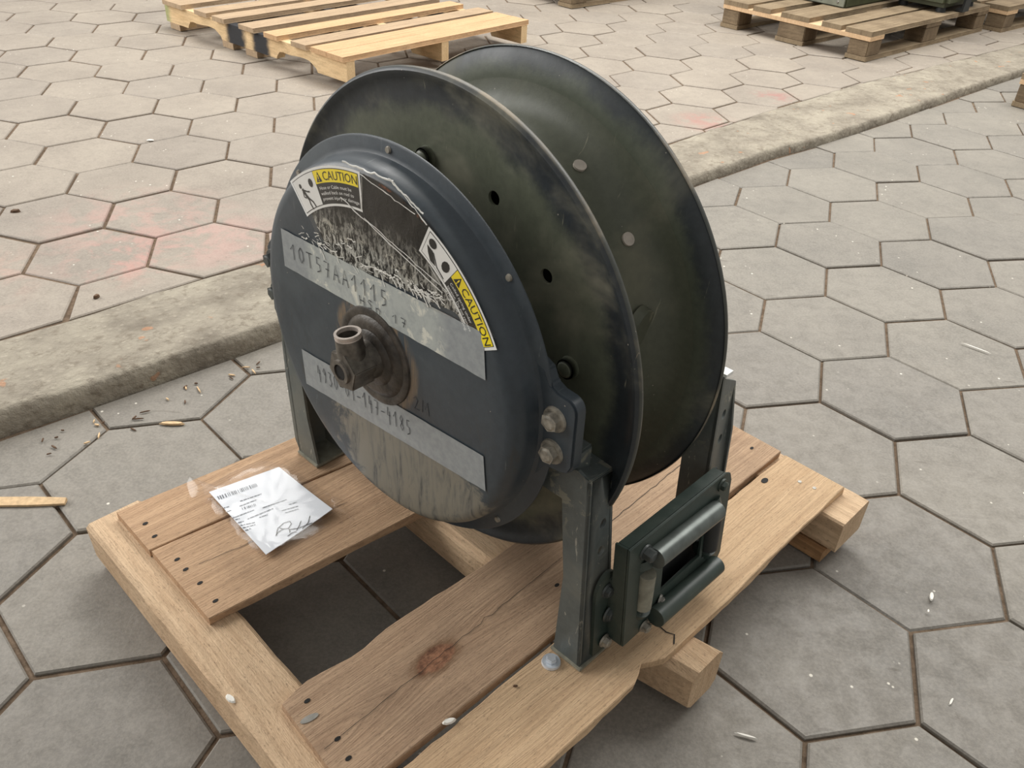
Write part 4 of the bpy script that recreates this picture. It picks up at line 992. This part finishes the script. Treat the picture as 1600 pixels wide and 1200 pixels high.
def pw(u, v, z): # pallet coordinates to the world
    return (PB.x + u * math.cos(PANG) + v * math.sin(PANG), PB.y + u * math.sin(PANG) - v * math.cos(PANG), z)
flake('white_flake', M_BIT, pw(-0.263, 0.322, ZD + 0.001), 0.4, 0.022, 0.009, 0.005, 'small white flake on the gap between the two front boards', 'debris')
flake('white_flake', M_BIT, pw(-0.470, 0.062, ZS + 0.001), -0.6, 0.022, 0.010, 0.004, 'white flake on the left beam of the pallet', 'debris')
flake('wood_splinter', M_BARK, pw(-0.15, 0.345, ZD + 0.001), 0.2, 0.008, 0.003, 0.003, 'tiny dark crumb on the pale front board', 'debris')
# things on the lower paving
stick = MB(); a = Vector((-1.20, 1.243)); c = Vector((-0.905, 1.270)); d = (c - a).normalized(); e = Vector((-d.y, d.x))
n = 16; vs = []
for i in range(n + 1):
    p = a + (c - a) * i / n; w = 0.011 * (1 - 0.35 * max(0, i / n - 0.8) / 0.2) + 0.001 * nz(i * 0.8, 3)
    vs += [(*(p - e * w), 0.004), (*(p - e * w), 0.009), (*(p + e * w * 0.9), 0.013), (*(p + e * w), 0.004)]
stick.add(vs, [q for i in range(n) for q in [(4 * i + k, 4 * i + 4 + k, 4 * i + 4 + (k + 1) % 4, 4 * i + (k + 1) % 4) for k in range(4)]] + [(0, 1, 2, 3), (4 * n + 3, 4 * n + 2, 4 * n + 1, 4 * n)])
tag(stick.build('wood_lath', M_CHIP), 'thin pale wooden lath lying on the paving by the pallet corner', 'wood strip')
flake('wood_splinter', M_CHIP, (-0.787, 1.548, 0.004), 0.05, 0.062, 0.012, 0.005, 'pale oval wood splinter on the paving below the kerb', 'debris', seed=2)
flake('white_flake', M_BIT, (0.835, 1.142, 0.003), 1.15, 0.026, 0.008, 0.003, 'white triangular flake on a large paver at the right', 'debris', seed=5)
flake('white_straw', M_BIT, (0.412, 0.820, 0.003), -0.25, 0.038, 0.004, 0.003, 'short white straw on the paving in front of the pallet', 'debris', seed=6)
flake('white_straw', M_BIT, (1.318, 2.090, 0.003), -0.68, 0.086, 0.004, 0.003, 'long thin white straw on the paving right of the reel', 'debris', seed=7)
flake('white_flake', M_BIT, (0.815, 1.105, 0.003), 1.1, 0.010, 0.004, 0.002, 'faint pale smear of grit next to the white triangular flake', 'debris', seed=8)
flake('white_straw', M_BIT, (0.780, 0.906, 0.003), 0.9, 0.020, 0.004, 0.003, 'tiny white straw near the lower right edge', 'debris', seed=9)
rng = random.Random(11)
for k in range(26): # wood litter swept against the kerb
    t = rng.random(); x = -1.12 + 0.45 * t; y = ev(FRONT, x) - 0.03 - abs(rng.gauss(0, 0.06)); L = rng.uniform(0.008, 0.032)
    flake('wood_splinter', rng.choice((M_CHIP, M_BARK, M_BARK)), (x + 0.05, y, 0.003), rng.uniform(0, 3.1), L, rng.uniform(0.003, 0.006), 0.003, 'small wood splinter in the litter at the foot of the kerb', 'debris', 'wood litter along the kerb', seed=20 + k)
for k, (x, y) in enumerate(((-1.675, 2.588), (-1.178, 2.060))):
    flake('stone_chip', M_BARK, (x, y, Z_HI + 0.002), 0.3 + k, 0.030 - 0.01 * k, 0.018 - 0.006 * k, 0.010, ('dark stone chip on the paving at the far left', 'dark chip just behind the kerb')[k], 'debris', seed=60 + k)
flake('paper_scrap', M_BIT, (-1.509, 3.325, Z_HI + 0.002), 0.1, 0.030, 0.014, 0.003, 'small white paper scrap on the raised paving', 'debris', seed=70)

# ================================================================== BACKGROUND PALLETS
def stringer_pallet():
    th = math.radians(139.87); N = Vector((-0.8673, 4.152, 0))
    root = tag(empty('stringer_pallet', N, th), 'pale pine pallet with notched sides and black spray marks behind the reel', 'pallet')
    T = lambda a, r, z: (a, -r, z)     # a: along the notched beams, r: along the boards
    L, W, ZT = 1.64, 1.31, 0.187
    zb, zt = 0.066, ZT - 0.024
    def beam(r0):
        prof = [(0.0, zb)]
        def notch(c):
            w = 0.17; return [(c - w, zb), (c - w + 0.01, zb + 0.018)] + [(c - w + 0.06 + (2 * w - 0.12) * i / 6, zb + 0.044 + 0.004 * math.sin(i)) for i in range(7)] + [(c + w - 0.03, zb + 0.038), (c + w - 0.005, zb + 0.012), (c + w, zb)]
        prof += notch(0.40) + notch(1.24) + [(L, zb), (L, zt), (0, zt)]
        mb = MB(T); mb.slab([(a, r0, z) for a, z in prof], (0, 0.05, 0)); return mb.build('stringer', W_PALE, root)
    for r0 in (0.0, W / 2 - 0.025, W - 0.05): beam(r0)
    mats = [W_PALE3, W_PALE3, W_PALE2, W_PALE3, W_PALE2, W_PALE2, W_PALE2, W_PALE2]
    for k, (a0, a1) in enumerate(((0.0, 0.125), (0.13, 0.25), (0.285, 0.405), (0.52, 0.635), (0.725, 0.86), (0.99, 1.105), (1.17, 1.29), (1.42, 1.62))):
        o = -0.02 + 0.012 * nz(k * 1.7, 2)
        plank('deck_board', mats[k], root, o, W + 0.01 + 0.015 * nz(k * 2.2, 5), lambda r, a1=a1: a1, lambda r, a0=a0: a0, zt, ZT + 0.003 * nz(k, 1), lambda r, a, z: (a, -r, z), n=8, seed=100 + k)
    for a0 in (1.5, 0.96, 0.74):
        plank('bottom_board', W_PALE2, root, -0.005, W, lambda r, a0=a0: a0 + 0.10, lambda r, a0=a0: a0, Z_HI + 0.004, zb, lambda r, a, z: (a, -r, z), n=6, seed=120 + a0)
    return root
stringer_pallet()

def block_pallet(name, N, th, label, group, L=1.06, W=1.57, z0=Z_HI, H=0.168):
    """nine-block pallet: a runs along the short side from the nearest corner, r along the long side"""
    root = tag(empty(name, (N[0], N[1], z0), th), label, 'pallet', group)
    T = lambda a, r, z: (a, -r, z)
    bt, ct, dt = 0.026, 0.026, 0.028
    zb = H - dt - ct
    for r0, w in ((0.0, 0.16), (W / 2 - 0.10, 0.20), (W - 0.16, 0.16)):
        for a0, aw in ((0.0, 0.135), (L / 2 - 0.10, 0.20), (L - 0.135, 0.135)):
            mb = MB(T); mb.box(a0 + 0.004, a0 + aw - 0.004, r0 + 0.004, r0 + w - 0.004, bt, zb); mb.build('block', W_OLD, root, bevel=0.004)
    for a0, aw in ((0.0, 0.135), (L / 2 - 0.10, 0.20), (L - 0.135, 0.135)):
        plank('bottom_board', W_OLD_Y, root, 0.0, W, lambda r, a0=a0, aw=aw: a0 + aw, lambda r, a0=a0: a0, 0.002, bt, lambda r, a, z: (a, -r, z), n=8, seed=a0 * 9 + 3)
    for k, (r0, w) in enumerate(((0.0, 0.16), (W / 2 - 0.10, 0.20), (W - 0.16, 0.16))):
        plank('cross_board', W_EDGE if k == 0 else W_OLD, root, 0.0, L, lambda a, r0=r0: r0, lambda a, r0=r0, w=w: r0 + w, zb, zb + ct, T, n=8, seed=r0 + 7)
    for k, (a0, a1) in enumerate(((0.0, 0.17), (0.20, 0.33), (0.42, 0.62), (0.70, 0.83), (0.87, 1.06))):
        plank('deck_board', W_OLD_Y, root, 0.0, W, lambda r, a1=a1: a1, lambda r, a0=a0: a0, zb + ct, H, lambda r, a, z: (a, -r, z), n=8, seed=k * 3 + N[0])
    return root
TH = math.radians(133.0)
NTR = Vector((1.978, 5.270)); DL = Vector((math.cos(TH), math.sin(TH))); DR = Vector((DL.y, -DL.x))
block_pallet('block_pallet', NTR, TH, 'old grey block pallet carrying green equipment at the upper right', 'old block pallets')
p2 = NTR + DR * 1.64 - DL * 0.10
block_pallet('block_pallet', p2, math.radians(131), 'old block pallet at the far upper right corner behind the loaded one', 'old block pallets')
block_pallet('block_pallet', (0.272, 6.346), math.radians(134), 'pallet barely entering the top edge behind the reel', 'old block pallets')
block_pallet('block_pallet', (3.245, 3.81), math.radians(130), 'pallet corner cut by the right edge below the kerb', 'old block pallets', z0=0.0)
# green steel box and dark green machine on the loaded pallet
def on_tr(a, r): p = NTR + DL * a + DR * r; return (p.x, p.y)
ZT2 = Z_HI + 0.168
box = tag(empty('steel_box', (NTR.x, NTR.y, ZT2 + 0.001), TH), 'grey-green riveted steel box standing on the loaded block pallet', 'box')
TB = lambda a, r, z: (a, -r, z)
mb = MB(TB); mb.box(0.462, 0.98, 0.479, 1.10, 0.0, 0.42); mb.build('body', M_GREEN, box, bevel=0.008)
mb = MB(TB); mb.box(0.472, 0.97, 0.470, 0.478, 0.006, 0.40); mb.build('end_panel', M_GREENG, box, bevel=0.003)
for a in (0.52, 0.64, 0.76, 0.88):
    mb = MB(TB); mb.tube((a, 0.470, 0.03), (a, 0.465, 0.03), 0.009, 14, 0.006); mb.build('rivet', M_STEELD, box, True, 40)
mb = MB(TB); mb.box(0.45, 0.99, 0.458, 1.11, 0.421, 0.435); mb.build('lid', M_GREENG, box, bevel=0.004)
mac = tag(empty('green_machine', (NTR.x, NTR.y, ZT2 + 0.001), TH), 'dark green machine casing on feet at the right end of the loaded pallet', 'machine')
mb = MB(TB); mb.box(0.02, 0.40, 0.93, 1.48, 0.030, 0.40); mb.build('casing', M_GREEN, mac, bevel=0.03, smooth=True)
for a in (0.06, 0.32):
    for r in (1.00, 1.40):
        mb = MB(TB); mb.tube((a + 0.02, r, 0.0), (a + 0.02, r, 0.04), 0.032, 16, 0.026); mb.build('foot', M_RUBBER, mac, True, 40)
mb = MB(TB); mb.box(-0.02, 0.03, 1.10, 1.19, 0.0, 0.02); mb.box(-0.02, -0.006, 1.10, 1.19, 0.02, 0.12); mb.build('bracket', M_RUBBER, mac, bevel=0.003)
